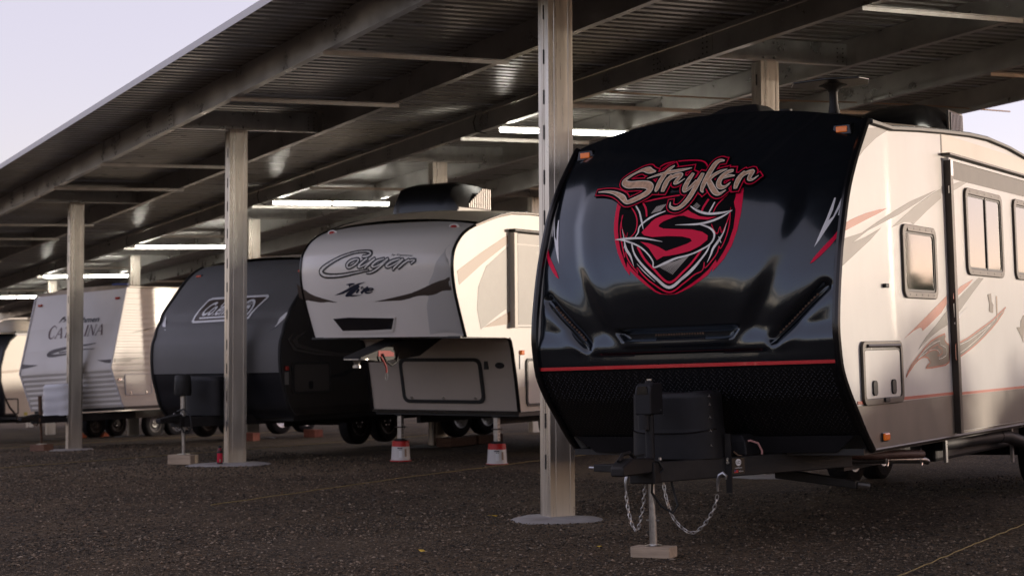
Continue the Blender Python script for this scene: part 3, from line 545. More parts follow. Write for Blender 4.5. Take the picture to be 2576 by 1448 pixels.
def build_rope(pts, label):
    P = []
    for i in range(len(pts)-1):
        (x0, y0), (x1, y1) = pts[i], pts[i+1]
        for k in range(40):
            t = k/40; x = x0+(x1-x0)*t; y = y0+(y1-y0)*t
            P.append((x+.004*math.sin(k*.5+i), y, gz(x, y)+.016+.002*math.sin(k*.7)))
    o = MB().tube(P, .0042, 6).obj('marking_rope', 'rope', smooth=True)
    tag(o, label, 'rope', 'yellow ropes marking the parking bays')
build_rope([(-3.137,-2.05),(-4.979,.90),(-6.158,3.10),(-7.137,4.95),(-9.3,8.9)], 'yellow rope laid on the gravel between the main post and the white fifth wheel')
build_rope([(5.6,-1.5),(4.79,-.187),(3.9,1.2),(3.035,2.584),(.4,7.1)], 'yellow rope laid on the gravel beside the black trailer, on its window side')
build_rope([(-10.6,-2.9),(-12.5,.4),(-14.9,4.3),(-17.5,8.8)], 'yellow rope laid on the gravel between the dark grey trailer and the corrugated white trailer')
build_rope([(-19.2,-3.2),(-22.3,1.6),(-26.0,7.8)], 'yellow rope laid on the gravel beyond the corrugated white trailer')

# ------------------------------------------------------------------ canopy
ZB, SV, SW = 4.7416, .0359, .0199          # underside of the beams: z = ZB + SV*y + SW*x
def zb(x, y): return ZB+SV*y+SW*x
BEAM_Y = [-.804, 1.2755, 3.467, 5.49, 7.59, 9.62]
COL_ROWS = [(0., 0.), (-2.52, 4.218), (-6.9, 8.436)]
SP = 8.6
X0, X1 = -60.2, 12.9
def build_canopy():
    root = empty('parking_canopy', None, 'long galvanised steel parking canopy with a ribbed metal roof over the trailers', 'canopy')
    # columns: two cee sections toe to toe
    cw, cv = .182, .249
    g = .010
    sec = [(0,0),(0,.045),(-.003,.048),(-.003,.056),(0,.059),(0,cv-.059),(-.003,cv-.056),(-.003,cv-.048),(0,cv-.045),(0,cv),
           (-cw/2+.030,cv),(-cw/2+.027,cv-g),(-cw/2-.027,cv-g),(-cw/2-.030,cv),(-cw,cv),(-cw,0),
           (-cw/2-.034,0),(-cw/2-.031,g*.5),(-cw/2-.008,g*.5),(-cw/2-.004,g*1.4),(-cw/2+.004,g*1.4),(-cw/2+.008,g*.5),(-cw/2+.031,g*.5),(-cw/2+.034,0)]
    for r, (ox, oy) in enumerate(COL_ROWS):
        for i in range(-1, 7):
            x = ox-i*SP; y = oy; z0 = gz(x, y)-.06; z1 = zb(x, y)
            mb = MB(); n = len(sec)
            mb.add([(u, v, z0) for u, v in sec]+[(u, v, z1-zb(0,0)+zb(u, v)) for u, v in sec],
                   [tuple(range(n)), tuple(range(2*n-1, n-1, -1))]+[(k, n+k, n+(k+1) % n, (k+1) % n) for k in range(n)])
            c = mb.obj('column', 'galv', root); c.location = (x, y, 0)
            if r < 2 and 0 <= i <= 3:
                z = z0+.5; k = 0
                wb = MB()
                while z < z1-.2:
                    wb2 = MB().prism(rrect(-cw/2-.007, -cw/2+.007, 0, .13, .0065, 3), 'y', -.001, g*1.3)
                    w_ = wb2.obj('weld', 'weld', c); w_.location = (0, 0, z); z += .36+.05*math.sin(k*2.1+i); k += 1
            # cross beam
            ya, yb = BEAM_Y[2*r]+.075, BEAM_Y[2*r+1]-.012
            bx = x-cw+.02
            cb = MB()
            prof = [(0,0),(.075,0),(.075,.018),(.070,.018),(.070,.006),(.006,.006),(.006,.248),(.070,.248),(.070,.236),(.075,.236),(.075,.254),(0,.254)]
            nn = len(prof); V = []
            for yy in (ya, yb):
                for u, w_ in prof: V.append((x-.02-u, yy, zb(x, yy)+.006+w_))
            cb.add(V, [tuple(range(nn)), tuple(range(2*nn-1, nn-1, -1))]+[(k, nn+k, nn+(k+1) % nn, (k+1) % nn) for k in range(nn)])
            cbo = cb.obj('cross_beam', 'galv_beam', root)
            if r < 2 and -1 < i < 4:
                for yy in (y+.05, y+.20):
                    for zz in (.045, .215):
                        b = MB().cyl((x-.02, yy, zb(x, yy)+zz), (x+.012, yy, zb(x, yy)+zz), .016, 8).obj('bolt', 'bolt', cbo)
            if r == 0 and i in (0, 1, 2) or r == 1 and i == 0:
                for yy in (yb-.06, yb-.14):
                    for zz in (.05, .10, .15, .20):
                        MB().cyl((x-.02, yy, zb(x, yy)+zz), (x-.012, yy, zb(x, yy)+zz), .008, 6).obj('rivet', 'weld', cbo)
    # long beams in bay-long pieces, cee open to the back
    for r, by in enumerate(BEAM_Y):
        ox = COL_ROWS[r//2][0]
        xs = [X1]+[ox-i*SP+.12 for i in range(-1, 7) if X0 < ox-i*SP < X1]+[X0]
        prof = [(0,0),(.085,0),(.085,.022),(.079,.022),(.079,.006),(.006,.006),(.006,.304),(.079,.304),(.079,.288),(.085,.288),(.085,.31),(0,.31)]
        nn = len(prof)
        for a, b in zip(xs[:-1], xs[1:]):
            a2 = a-.004
            V = [(xx, by+u, zb(xx, by)+w_) for xx in (a2, b) for u, w_ in prof]
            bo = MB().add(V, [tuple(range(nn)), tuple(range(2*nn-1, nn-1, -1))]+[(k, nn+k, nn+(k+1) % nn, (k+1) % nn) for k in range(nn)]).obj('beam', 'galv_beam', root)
            # lap splice at the far end of each piece with fastener heads
            if b > X0+1 and r < 4 and b > -30:
                V = [(xx, by-.005+u, zb(xx, by)+w_) for xx in (b-1.25, b+.002) for u, w_ in ((0,-.004),(.004,-.004),(.004,.312),(0,.312))]
                sp = MB().add(V, [(0,1,2,3),(7,6,5,4),(0,4,5,1),(1,5,6,2),(2,6,7,3),(3,7,4,0)]).obj('splice_plate', 'galv_beam', bo)
                if r == 0 or r == 2:
                    fm = MB()
                    for fx in (-1.18,-1.10,-.18,-.10):
                        for fz in (.05,.11,.17,.23,.27):
                            fm.cyl((b+fx, by-.005, zb(b+fx, by)+fz), (b+fx, by-.012, zb(b+fx, by)+fz), .009, 6)
                    for k in range(9): fm.cyl((b-1.05+k*.1, by-.005, zb(b-1.05, by)+.03), (b-1.05+k*.1, by-.012, zb(b-1.05, by)+.03), .009, 6)
                    fm.obj('fastener_heads', 'weld', bo)['kind'] = 'stuff'
    # ribbed roof sheets
    pitch, nr = .185, 4
    W = pitch*nr; y0, y1 = -1.67, 10.55
    pr = []
    for k in range(nr):
        b = k*pitch; pr += [(b,0),(b+.080,0),(b+.096,.052),(b+.164,.052),(b+.180,0)]
    pr.append((W+.004, 0))
    V = []; ys = [y0, 1.3, 4.4, 7.6, y1]
    for yy in ys:
        for u, h in pr: V.append((u, yy, SV*yy+SW*u+h))
    m_ = len(pr); mb = MB(); mb.open = True
    mb.add(V, [(j*m_+i, j*m_+i+1, (j+1)*m_+i+1, (j+1)*m_+i) for j in range(len(ys)-1) for i in range(m_-1)])
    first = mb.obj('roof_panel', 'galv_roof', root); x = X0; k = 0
    while x < X1:
        o = first if k == 0 else first.copy()
        if k: COL.objects.link(o); o.parent = root
        o.location = (x, 0, ZB+SW*x+.312+(.0015 if k % 2 else 0)); x += W; k += 1
    # eave flashing on both long edges
    for yy, s in ((y0-.004, -1), (y1+.004, 1)):
        V = []
        for xx in (X0, X1):
            z = zb(xx, yy)+.312
            for u, h in ((0,-.028),(s*.006,-.028),(s*.006,.052),(-s*.09,.056),(-s*.09,.050),(0,.046)): V.append((xx, yy+u, z+h))
        MB().add(V, [(0,1,2,3,4,5),(11,10,9,8,7,6)]+[(i, 6+i, 6+(i+1) % 6, (i+1) % 6) for i in range(6)]).obj('eave_flashing', 'trim_pale', root)
    # tie bars under each pair of beams
    def bar(x, ya, yb):
        V = [(x+a, yy, zb(x, yy)-.006+h) for yy in (ya, yb) for a, h in ((0,0),(.045,0),(.045,-.005),(.005,-.005),(.005,-.045),(0,-.045))]
        MB().add(V, [(0,1,2,3,4,5),(11,10,9,8,7,6)]+[(i, 6+i, 6+(i+1) % 6, (i+1) % 6) for i in range(6)]).obj('tie_bar', 'galv_bar', root)
    for s in range(-1, 6):
        for x in (-3.26, -6.16): bar(x-8.78*s, -.83, 1.36)
        for x in (.13-5.79, .13-8.70): bar(x-8.75*s+ (0 if s else 0), 3.43, 5.56)
        for x in (-2.35, -5.25): bar(x-8.75*s, 7.56, 9.70)
    # conduit run along the third beam and across
    P = [(8-k*2.0, BEAM_Y[2]-.03, zb(8-k*2.0, BEAM_Y[2])+.24) for k in range(28)]
    MB().tube(P, .012, 6).obj('conduit', 'galv_bar', root, smooth=True)
    P = [(-4.9, 3.6+.4*k, zb(-4.9, 3.6+.4*k)+.03-.02*math.sin(k*.4)) for k in range(18)]
    MB().tube(P, .010, 6).obj('conduit', 'conduit', root, smooth=True)
    for k in (0, 1, 2, 3):
        x = -7.2-8.85*k; y = BEAM_Y[2]
        MB().tube([(x-.9, y-.03, zb(x, y)+.24), (x-.95, y-.05, zb(x, y)+.12), (x-.9, y-.04, zb(x, y)-.01), (x-.7, y+.02, zb(x,y)-.06)], .010, 6).obj('conduit_drop', 'weld', root, smooth=True)
    return root
canopy = build_canopy()
LAMPS = [(-7.38, 3.42, 5.50, 'hung over the gap beside the black trailer'), (-16.2, 3.42, 5.75, 'hung above the dark grey trailer'),
         (-25.1, 3.42, 5.80, 'above the corrugated white trailer'), (-34.1, 3.42, 5.85, 'beyond the corrugated white trailer'), (-43.1, 3.42, 5.85, 'above the cream trailer at the far end'), (1.5, 3.42, 5.6, 'above the black trailer roof')]
for x, ya, yb, where in LAMPS:
    ym = (ya+yb)/2; t = empty('tube_lamp', None, 'lit twin white tube lamp '+where, 'lamp', 'lit tube lamps under the canopy'); t.location = (x, ym, zb(x, ym)-.075)
    L_ = (yb-ya)/2
    def sl(y): return (zb(x, ym+y)-zb(x, ym))
    MB().add([(a, y, sl(y)+h) for y in (-L_, L_) for a, h in ((-.05,.045),(.05,.045),(.035,.022),(-.035,.022))], [(0,1,2,3),(7,6,5,4),(0,4,5,1),(1,5,6,2),(2,6,7,3),(3,7,4,0)]).obj('housing', 'lamp_body', t)
    for s in (-1, 1):
        y0_, y1_ = (s*.025, s*(L_-.02)); MB().tube([(0, y0_, sl(y0_)), (0, y0_+s*.01, sl(y0_)), (0, y1_-s*.01, sl(y1_)), (0, y1_, sl(y1_))], [.026,.036,.036,.026], 12).obj('tube', 'lamp', t, smooth=True)
    for s in (-1, 1):
        y_ = s*L_*.7; MB().cyl((0, y_, sl(y_)+.04), (0, y_, sl(y_)+.39), .006, 6).obj('hanger', 'bolt', t)
# concrete footings
def footing(x, y, r, label, seed):
    rnd = random.Random(seed); n = 40; z = gz(x, y)+.012; ph = [rnd.uniform(0, 6.28) for _ in range(5)]
    rad = [r*(1+.10*math.sin(k*2*math.pi/n*2+ph[0])+.06*math.sin(k*2*math.pi/n*3+ph[1])+.04*math.sin(k*2*math.pi/n*7+ph[2])) for k in range(n)]
    V = [(0,0,.014)]+[(rad[k]*f*math.cos(2*math.pi*k/n), rad[k]*f*math.sin(2*math.pi*k/n), h+(gz(x+rad[k]*f*math.cos(2*math.pi*k/n), y+rad[k]*f*math.sin(2*math.pi*k/n))-gz(x, y))) for f, h in ((.5,.014),(.88,.011),(1.0,-.004),(1.0,-.06)) for k in range(n)]
    F = [(0, 1+k, 1+(k+1) % n) for k in range(n)]+[(1+j*n+k, 1+(j+1)*n+k, 1+(j+1)*n+(k+1) % n, 1+j*n+(k+1) % n) for j in range(3) for k in range(n)]
    o = MB().add(V, F).obj('concrete_footing', 'concrete', smooth=60); o.location = (x, y, z); tag(o, label, 'footing', 'round concrete footings under the posts')
footing(.05, .02, .39, 'rough round concrete footing of the post beside the black trailer', 1)
footing(-8.62, .0, .50, 'rough round concrete footing of the post with the red bottle', 2)
footing(-17.35, .05, .46, 'rough round concrete footing of the post before the corrugated white trailer', 3)
footing(-2.6, 4.3, .45, 'rough round concrete footing of the back row post behind the black trailer', 4)
footing(-11.2, 4.32, .45, 'rough round concrete footing of the back row post behind the white fifth wheel', 5)
footing(-19.8, 4.32, .45, 'rough round concrete footing of the back row post behind the dark grey trailer', 6)
footing(-28.4, 4.32, .45, 'rough round concrete footing of the back row post behind the corrugated white trailer', 8)
# ------------------------------------------------------------------ trailer building blocks
def wheel(root, x, y, r=.35, w_=.21, rim='rim_silver', z=None):
    s = 1 if x > 0 else -1; c = (0, 0, 0); rr = r*.60
    prof = [(-w_*.42, rr), (-w_*.50, rr*1.12), (-w_*.5, r*.90), (-w_*.40, r*.985), (-w_*.15, r), (w_*.15, r), (w_*.40, r*.985), (w_*.5, r*.90), (w_*.50, rr*1.12), (w_*.42, rr)]
    t = MB().lathe(prof, c, 'x', 32).obj('wheel', 'tyre', root, smooth=35); t.location = (x, y, r if z is None else z)
    mb = MB()
    for q in (1, -1):
        mb.lathe([(q*w_*.46, rr*1.03), (q*w_*.44, rr*.95), (q*w_*.30, rr*.88), (q*w_*.20, rr*.62), (q*w_*.27, rr*.48), (q*w_*.27, rr*.24), (q*w_*.40, rr*.22), (q*w_*.42, .001)], c, 'x', 24)
    rm = mb.obj('rim', rim, t, smooth=30)
    for q in (1, -1):
        for k in range(6):
            a = k*math.pi/3; MB().cyl((q*w_*.24, rr*.36*math.cos(a), rr*.36*math.sin(a)), (q*w_*.36, rr*.36*math.cos(a), rr*.36*math.sin(a)), .012, 6).obj('lug_nut', 'chrome', t)
        for k in range(8):
            a = (k+.5)*math.pi/4; MB().lathe([(q*(w_*.245), .001), (q*(w_*.245), rr*.085)], (0, rr*.72*math.cos(a), rr*.72*math.sin(a)), 'x', 8).obj('rim_hole', 'seal', t)
    return t
def ring_part(name, root, axis, a, b, box, wd, r, matn, **k):
    o = rrect(*box, r); i = rrect(box[0]+wd, box[1]-wd, box[2]+wd, box[3]-wd, max(.005, r-wd*.6))
    return MB().ring(o, i, axis, a, b).obj(name, matn, root, **k)
def plate(name, root, axis, a, b, poly, matn, **k): return MB().prism(poly, axis, a, b).obj(name, matn, root, **k)
def decal_side(name, key, x, root, matn, th=.0016): return MB().prism(DEC[key][1], 'x', x, x+th).obj(name, matn, root)
def body_shell(root, W, prof, roof, ybk, zbot, mats, roofarch=.10):
    """side walls, rear wall, roof and floor. prof: front edge (y,z) bottom->top; roof: (y,z) front->back"""
    h = W/2
    poly = prof+roof+[(ybk, roof[-1][1]), (ybk, zbot)]
    for s in (-1, 1):
        a, b = (h-.03, h) if s > 0 else (-h, -h+.03)
        plate('side_wall', root, 'x', a, b, poly, mats['side'])
    mb = MB(); pts = [prof[-1]]+roof+[(ybk, roof[-1][1])]
    nx = 14
    V = []
    for y, z in pts:
        for i in range(nx+1):
            u = i/nx*2-1; V.append((u*(h-.001), y, z+.012+roofarch*(1-abs(u)**2.4)))
    mb.add(V, [(j*(nx+1)+i, j*(nx+1)+i+1, (j+1)*(nx+1)+i+1, (j+1)*(nx+1)+i) for j in range(len(pts)-1) for i in range(nx)])
    mb.open = True
    mb.obj('roof', mats['roof'], root, smooth=True)
    MB().box(-h+.03, h-.03, ybk-.03, ybk, zbot, roof[-1][1]+.02).obj('rear_wall', mats['side'], root)
    MB().box(-h+.04, h-.04, prof[0][0]+.02, ybk-.03, zbot-.04, zbot+.03).obj('underbelly', 'seal', root)

# ------------------------------------------------------------------ black toy hauler
def build_hauler():
    W = 1.22
    M = tilt(2.735, -.48, 30, .0178, .0223)
    t = empty('travel_trailer', M, 'large glossy black fronted travel trailer with a red shield emblem and white side', 'trailer', 'travel trailers parked under the canopy')
    prof = [(haul_prof(z), z) for z in [.69+.0805*k for k in range(31)]]
    roof = [(1.35,3.094),(2.0,3.15),(2.656,3.198),(3.4,3.245),(3.94,3.262),(4.6,3.245),(5.19,3.205),(6.2,3.12),(9.2,2.95)]
    poly = prof+roof+[(9.2,.69)]
    for s in (1, -1):
        a, b = (W-.03, W) if s > 0 else (-W, -W+.03)
        plate('side_wall', t, 'x', a, b, poly, 'skin_white')
        # black edge trim that follows the nose
        P = [(s*(W-.004), haul_prof(.69+.04*k)-.006, .69+.04*k) for k in range(61)]
        MB().tube(P, .030, 8).obj('corner_trim', 'gloss_black', t, smooth=True)
        # dull aluminium skirt
        sk = [(haul_prof(z)+.012, z) for z in (.69,.76,.83,.90,.97,1.012)]+[(2.655,1.018),(2.655,.69)]
        plate('skirt', t, 'x', s*(W+.001), s*(W+.004), sk, 'alu_skirt')
        plate('skirt', t, 'x', s*(W+.001), s*(W+.004), [(2.72,.70),(2.72,1.02),(9.2,1.02),(9.2,.70)], 'alu_skirt')
        MB().tube([(s*(W-.012), .735+.5*k, .683) for k in range(18)], .020, 8).obj('skirt_lip', 'bronze', t, smooth=True)
        MB().box(min(s*W, s*(W+.007)), max(s*W, s*(W+.007)), .43, 2.65, 1.022, 1.045).obj('belt_stripe', 'salmon_stripe', t)
        # gutter along the roof edge
        P = [(s*(W+.012), y, z-.012) for y, z in [(.90,3.098)]+roof]
        MB().tube(P, .022, 6).obj('gutter', 'seal', t, smooth=True)
    # roof
    mb = MB(); pts = [(.885,3.10),(1.1,3.10)]+roof; nx = 20; V = []
    for y, z in pts:
        for i in range(nx+1):
            u = i/nx*2-1; V.append((u*(W+.004), y, z+.006+.155*(1-abs(u)**2.2)))
    mb.open = True
    mb.add(V, [(j*(nx+1)+i, j*(nx+1)+i+1, (j+1)*(nx+1)+i+1, (j+1)*(nx+1)+i) for j in range(len(pts)-1) for i in range(nx)])
    mb.obj('roof', 'roof_tan', t, smooth=True)
    MB().box(-W+.03, W-.03, 9.17, 9.2, .69, 2.95).obj('rear_wall', 'skin_white', t)
    # moulded front cap
    def zt(x): return 3.10+.160*(1-min(1, abs(x)/1.20)**2.2)
    def capfn(u, v):
        x = -1.205+2.41*u; z = 1.345+(zt(x)-1.345)*v; return (x, haul_cap(x, z), z)
    mb = MB().grid(190, 200, capfn); mb.open = True
    cap = mb.obj('front_cap', 'gel_black', t, smooth=True)
    # rounded brow from the cap back to the roof
    def brow(u, v):
        x = -1.205+2.41*u; z = zt(x); y0 = haul_cap(x, z); a = v*math.pi/2
        return (x, y0+.11*math.sin(a), z+.022*(1-math.cos(a))*0+.012*math.sin(a))
    mb = MB().grid(60, 6, brow); mb.open = True; mb.obj('cap_brow', 'gloss_black', t, smooth=True)
    # red pinstripe, tread plate, lower shield
    P = [(-1.20+2.40*k/40, haul_base(-1.20+2.40*k/40, 1.335)-.007, 1.335) for k in range(41)]
    V = []
    for x, y, z in P: V += [(x, y, z-.012), (x, y, z+.012), (x, y+.012, z+.014), (x, y+.012, z-.014)]
    MB().add(V, [(4*i+k, 4*i+4+k, 4*i+4+(k+1) % 4, 4*i+(k+1) % 4) for i in range(40) for k in range(4)]).obj('pinstripe', 'red_stripe', t)
    mb = MB().grid(60, 26, lambda u, v: (-1.205+2.41*u, haul_base(-1.205+2.41*u, .80+.525*v)+.004, .80+.525*v)); mb.open = True
    tp = mb.obj('tread_panel', 'tread_plate', t, smooth=True)
    mb = MB(); d = .0345; row = 0; z = .815
    while z < 1.315:
        n = int(2.36/d)
        for k in range(n):
            x = -1.18+d*(k+.5*(row % 2)); s = 1 if (k+row) % 2 else -1
            dx, dz = .0105, .0095*s; px, pz = -.0028*s, .0030
            y = haul_base(x, z)+.002
            c = [(x-dx, y+.0015, z-dz), (x+px, y-.0015, z+pz), (x+dx, y+.0015, z+dz), (x-px, y-.0015, z-pz), (x, y-.0052, z)]
            c = [(a, haul_base(a, e)+(b-y)+.002, e) for a, b, e in c]
            mb.add(c, [(0,1,4),(1,2,4),(2,3,4),(3,0,4)])
        z += d*.5; row += 1
    mb.open = True; mb.obj('tread_pattern', 'tread_bar', t)['kind'] = 'stuff'
    def low(u, v):
        z = .80-.125*v; hw = 1.15-.16*v; x = -hw+2*hw*u; return (x, haul_base(x, .80)-.012+.06*v, z)
    mb = MB().grid(30, 3, low); mb.open = True; mb.obj('lower_shield', 'plastic_black', t, smooth=True)
    MB().box(-1.19, 1.19, .60, 9.1, .655, .70).obj('underbelly', 'seal', t)
    # marker lights in raised bezels
    for s in (-1, 1):
        x = s*1.075; z = 3.025; y = haul_base(x, z)
        bz = MB().add([(x-.085, y+.06, z-.05), (x+.085, y+.06, z-.05), (x+.075, y-.03, z-.042), (x-.075, y-.03, z-.042), (x-.06, y+.10, z+.06), (x+.06, y+.10, z+.06), (x+.062, y-.02, z+.038), (x-.062, y-.02, z+.038)],
                 [(0,1,2,3),(3,2,6,7),(7,6,5,4),(0,3,7,4),(1,5,6,2),(0,4,5,1)]).obj('marker_light', 'gloss_black', t, bevel=.008)
        MB().box(x-.042, x+.042, y-.036, y-.020, z-.022, z+.022).obj('lens', 'amber', bz, bevel=.006)
    # led strips in the slots
    for s in (-1, 1):
        mb = MB()
        for k in range(14):
            f = k/13; x = s*(1.06-.27*f); z = 1.805-.255*f; y = haul_cap(x, z)-.006
            mb.box(x-.009, x+.009, y, y+.012, z-.008, z+.008)
        mb.obj('led_strip', 'rust_steel', cap)
        P = [(s*(1.13-.40*k/12), haul_cap(s*(1.13-.40*k/12), 1.845-.375*k/12)-.012, 1.845-.375*k/12) for k in range(13)]
        MB().tube(P, [.004]+[.010]*11+[.004], 6).obj('slot_lip', 'gel_black', cap, smooth=True)
    mb = MB()
    for k in range(19):
        x = -.19+.38*k/18; mb.box(x-.006, x+.006, haul_cap(x, 1.565)-.006, haul_cap(x, 1.565)+.008, 1.558, 1.572)
    mb.obj('led_strip', 'rust_steel', cap)
    # ---- emblem
    em = MB(); drape_poly(em, DEC['shield_red'][1], haul_base, .003); em.open = True
    em = em.obj('emblem', 'logo_red', t, smooth=True)
    def dp(name, key, matn, off):
        m = MB(); m.open = True
        if DEC[key][0] == 'P': drape_poly(m, DEC[key][1], haul_base, off)
        else:
            for i, S in enumerate(DEC[key][1]): drape_stroke(m, S, haul_base, off+i*.00012)
        return m.obj(name, matn, em, smooth=True)
    dp('emblem_field', 'shield_black', 'logo_black', .0045)
    dp('emblem_hatch', 'shield_hatch', 'logo_hatch', .0055)
    dp('emblem_red_lines', 'shield_lines_red', 'logo_red', .0065)
    dp('emblem_letter', 'shield_s', 'logo_red', .0085)
    dp('emblem_silver_lines', 'shield_lines_silver', 'logo_silver', .0100)
    dp('emblem_banner', 'banner', 'logo_black', .0125)
    dp('emblem_banner_line', 'banner_red', 'logo_red', .0135)
    L = DEC['letters'][1]
    for nm, matn, off, ex, cp in (('lettering_edge', 'logo_black', .0150, .070, .034), ('lettering_red', 'logo_red', .0180, .054, .027), ('lettering_outline', 'logo_black', .0210, .040, .020), ('lettering_bevel', 'logo_cream', .0240, .004, .002), ('lettering', 'logo_tan', .0262, -.006, 0)):
        m = MB(); m.open = True
        for i, S in enumerate(L): drape_stroke(m, S, haul_base, off+i*.00013, extra=ex, cap=cp)
        m.obj(nm, matn, em, smooth=True)
    for key, nm, matn in (('cap_white', 'cap_flash_white', 'decal_white'), ('cap_red', 'cap_flash_red', 'logo_red')):
        for s in (1, -1):
            m = MB(); m.open = True; drape_poly(m, [(s*x, z) for x, z in DEC[key][1]], haul_cap, .004, .03); m.obj(nm, matn, cap, smooth=True)
    # ---- right hand side (window side)
    for key, matn in (('s_grey1','decal_grey'),('s_grey2','decal_greyl'),('s_salmon1','decal_salmon'),('s_salmon2','decal_salmon'),('s_grey3','decal_grey'),('s_swoosh','decal_brown'),('s_corner','decal_greyl')):
        decal_side('side_graphic', key, W+(.003 if key == 's_swoosh_in' else .001), t, matn)
    def outline(key, x, wd, matn, par, k=1.):
        P = DEC[key][1]; P = inset(P, k); m = MB(); m.open = True
        drape_stroke(m, [(a, b, wd) for a, b in P+[P[0]]], lambda u, v: 0., 0., sub=2); m.v = [(x, p[0], p[2]) for p in m.v]; m.obj('graphic_outline', matn, par)
    outline('s_swoosh', W+.0035, .013, 'decal_orange', t); outline('s_swoosh_in', W+.0040, .006, 'decal_white', t, .8); outline('s_swoosh_in', W+.0045, .008, 'decal_orange', t, .5)
    def window(y0, y1, z0, z1, x, mull=None):
        f = ring_part('window', t, 'x', x, x+.022, (y0, y1, z0, z1), .055, .075, 'window_frame', bevel=.006)
        ring_part('inner_seal', f, 'x', x+.003, x+.014, (y0+.05, y1-.05, z0+.05, z1-.05), .02, .045, 'seal')
        for pa, pb_ in ([(y0+.055, mull-.010), (mull+.010, y1-.055)] if mull else [(y0+.055, y1-.055)]):
            plate('pane', f, 'x', x+.004, x+.008, rrect(pa, pb_, z0+.055, z1-.055, .04 if not mull else .012), 'glass_tint')
        if mull: MB().box(x+.004, x+.018, mull-.014, mull+.014, z0+.05, z1-.05).obj('mullion', 'seal', f)
        for k in range(5):
            for zz in (z0+.028, z1-.028):
                yy = y0+.12+(y1-y0-.24)*k/4; MB().cyl((x+.02, yy, zz), (x+.024, yy, zz), .007, 6).obj('screw', 'seal', f)
        return f
    window(1.50, 2.325, 1.796, 2.367, W)
    MB().box(W+.02, W+.03, 1.60, 2.23, 2.315, 2.33).obj('window_hinge', 'bronze', t)
    MB().box(W, W+.03, 1.05, 1.12, 1.865, 1.895).obj('door_catch', 'plastic_black', t, bevel=.004)
    # baggage door
    d = ring_part('storage_door', t, 'x', W+.004, W+.026, (.512, 1.380, 1.008, 1.470), .045, .06, 'window_frame', bevel=.005)
    plate('door_leaf', d, 'x', W+.002, W+.016, rrect(.557, 1.335, 1.05, 1.405, .04), 'skin_white')
    ring_part('door_seal', d, 'x', W+.003, W+.018, (.548, 1.344, 1.042, 1.416), .014, .045, 'seal')
    MB().cyl((W+.03, .60, 1.435), (W+.03, 1.30, 1.435), .013, 8).obj('hinge', 'bronze', d, smooth=True)
    for yy in (.745, 1.155):
        l = plate('latch', d, 'x', W+.016, W+.030, rrect(yy-.045, yy+.045, 1.075, 1.185, .03), 'plastic_black', bevel=.004)
    MB().box(W+.02, W+.04, .92, 1.02, 1.022, 1.055).obj('door_hook', 'plastic_black', d, bevel=.006)
    # slide-out room
    SX = W+.042
    so = MB().box(W-.02, SX, 2.72, 6.9, .72, 2.945).obj('slide_out', 'skin_white', t)
    MB().box(W, SX+.016, 2.655, 2.725, .705, 2.955).obj('edge_trim', 'bronze', so, bevel=.006)
    MB().box(SX+.016, SX+.019, 2.66, 2.72, 2.82, 2.95).obj('corner_bracket', 'steel', so)
    MB().box(SX, SX+.004, 2.73, 6.9, 2.80, 2.945).obj('header_band', 'header_brown', so)
    MB().box(W-.01, SX+.035, 2.60, 6.95, 2.985, 3.005).obj('rain_rail', 'bronze', so, bevel=.004)
    MB().box(W, SX+.010, 2.64, 6.9, 2.947, 2.968).obj('top_flange', 'skin_white', so)
    plate('slide_skirt', so, 'x', SX+.001, SX+.005, [(2.73,.725),(2.73,1.015),(6.9,1.015),(6.9,.725)], 'alu_skirt')
    MB().box(SX, SX+.007, 2.73, 6.9, 1.018, 1.040).obj('belt_stripe', 'salmon_stripe', so)
    MB().box(W-.02, W+.002, 2.60, 2.625, 3.0, 3.19).obj('panel_seam', 'bronze', t)
    MB().box(W+.001, W+.003, 2.63, 9.1, 3.01, 3.17).obj('upper_fascia', 'skin_cream', t)
    for key, matn in (('d_swoosh','decal_brown'),('d_salmon','decal_salmon'),('d_grey','decal_grey'),('d_white','decal_white'),('d_grey0','decal_greyl'),('d_emblem','decal_brown')):
        decal_side('slide_graphic', key, SX+(.003 if key == 'd_swoosh_in' else .001), so, matn)
    outline('d_swoosh', SX+.0035, .013, 'decal_orange', so); outline('d_swoosh_in', SX+.0040, .006, 'decal_white', so, .85)
    window(3.03, 4.13, 2.013, 2.752, SX, 3.62)
    window(4.52, 5.60, 2.013, 2.755, SX, 5.10)
    plate('glue_patch', so, 'x', SX+.001, SX+.004, [(3.62,1.86),(3.72,1.87),(3.73,1.80),(3.78,1.77),(3.76,1.70),(3.64,1.71),(3.66,1.78)], 'decal_brown')
    plate('glue_patch', so, 'x', SX+.001, SX+.003, [(3.87,1.85),(3.91,1.85),(3.90,1.62),(3.87,1.62)], 'decal_tan')
    # skirt marker light
    ml = MB().box(W+.004, W+.016, .885, 1.005, .735, .80).obj('side_marker', 'gloss_black', t, bevel=.004)
    MB().box(W+.014, W+.036, .89, 1.0, .742, .797).obj('lens', 'amber', ml, bevel=.012)
    # ---- roof fittings
    rz = 3.27
    v = MB().add([(-.27,1.12,rz),(.27,1.12,rz),(.27,1.72,rz),(-.27,1.72,rz),(-.14,1.36,rz+.115),(.14,1.36,rz+.115),(.14,1.60,rz+.125),(-.14,1.60,rz+.125)], [(0,1,5,4),(1,2,6,5),(2,3,7,6),(3,0,4,7),(4,5,6,7),(0,3,2,1)]).obj('roof_vent', 'plastic_black', t, bevel=.02)
    MB().box(-.31, .31, 1.08, 1.76, rz-.03, rz+.012).obj('vent_flange', 'gloss_black', v, bevel=.006)
    MB().cyl((.47, 1.15, 3.20), (.47, 1.15, 3.28), .05, 16).obj('roof_plug', 'plastic_black', t, smooth=True)
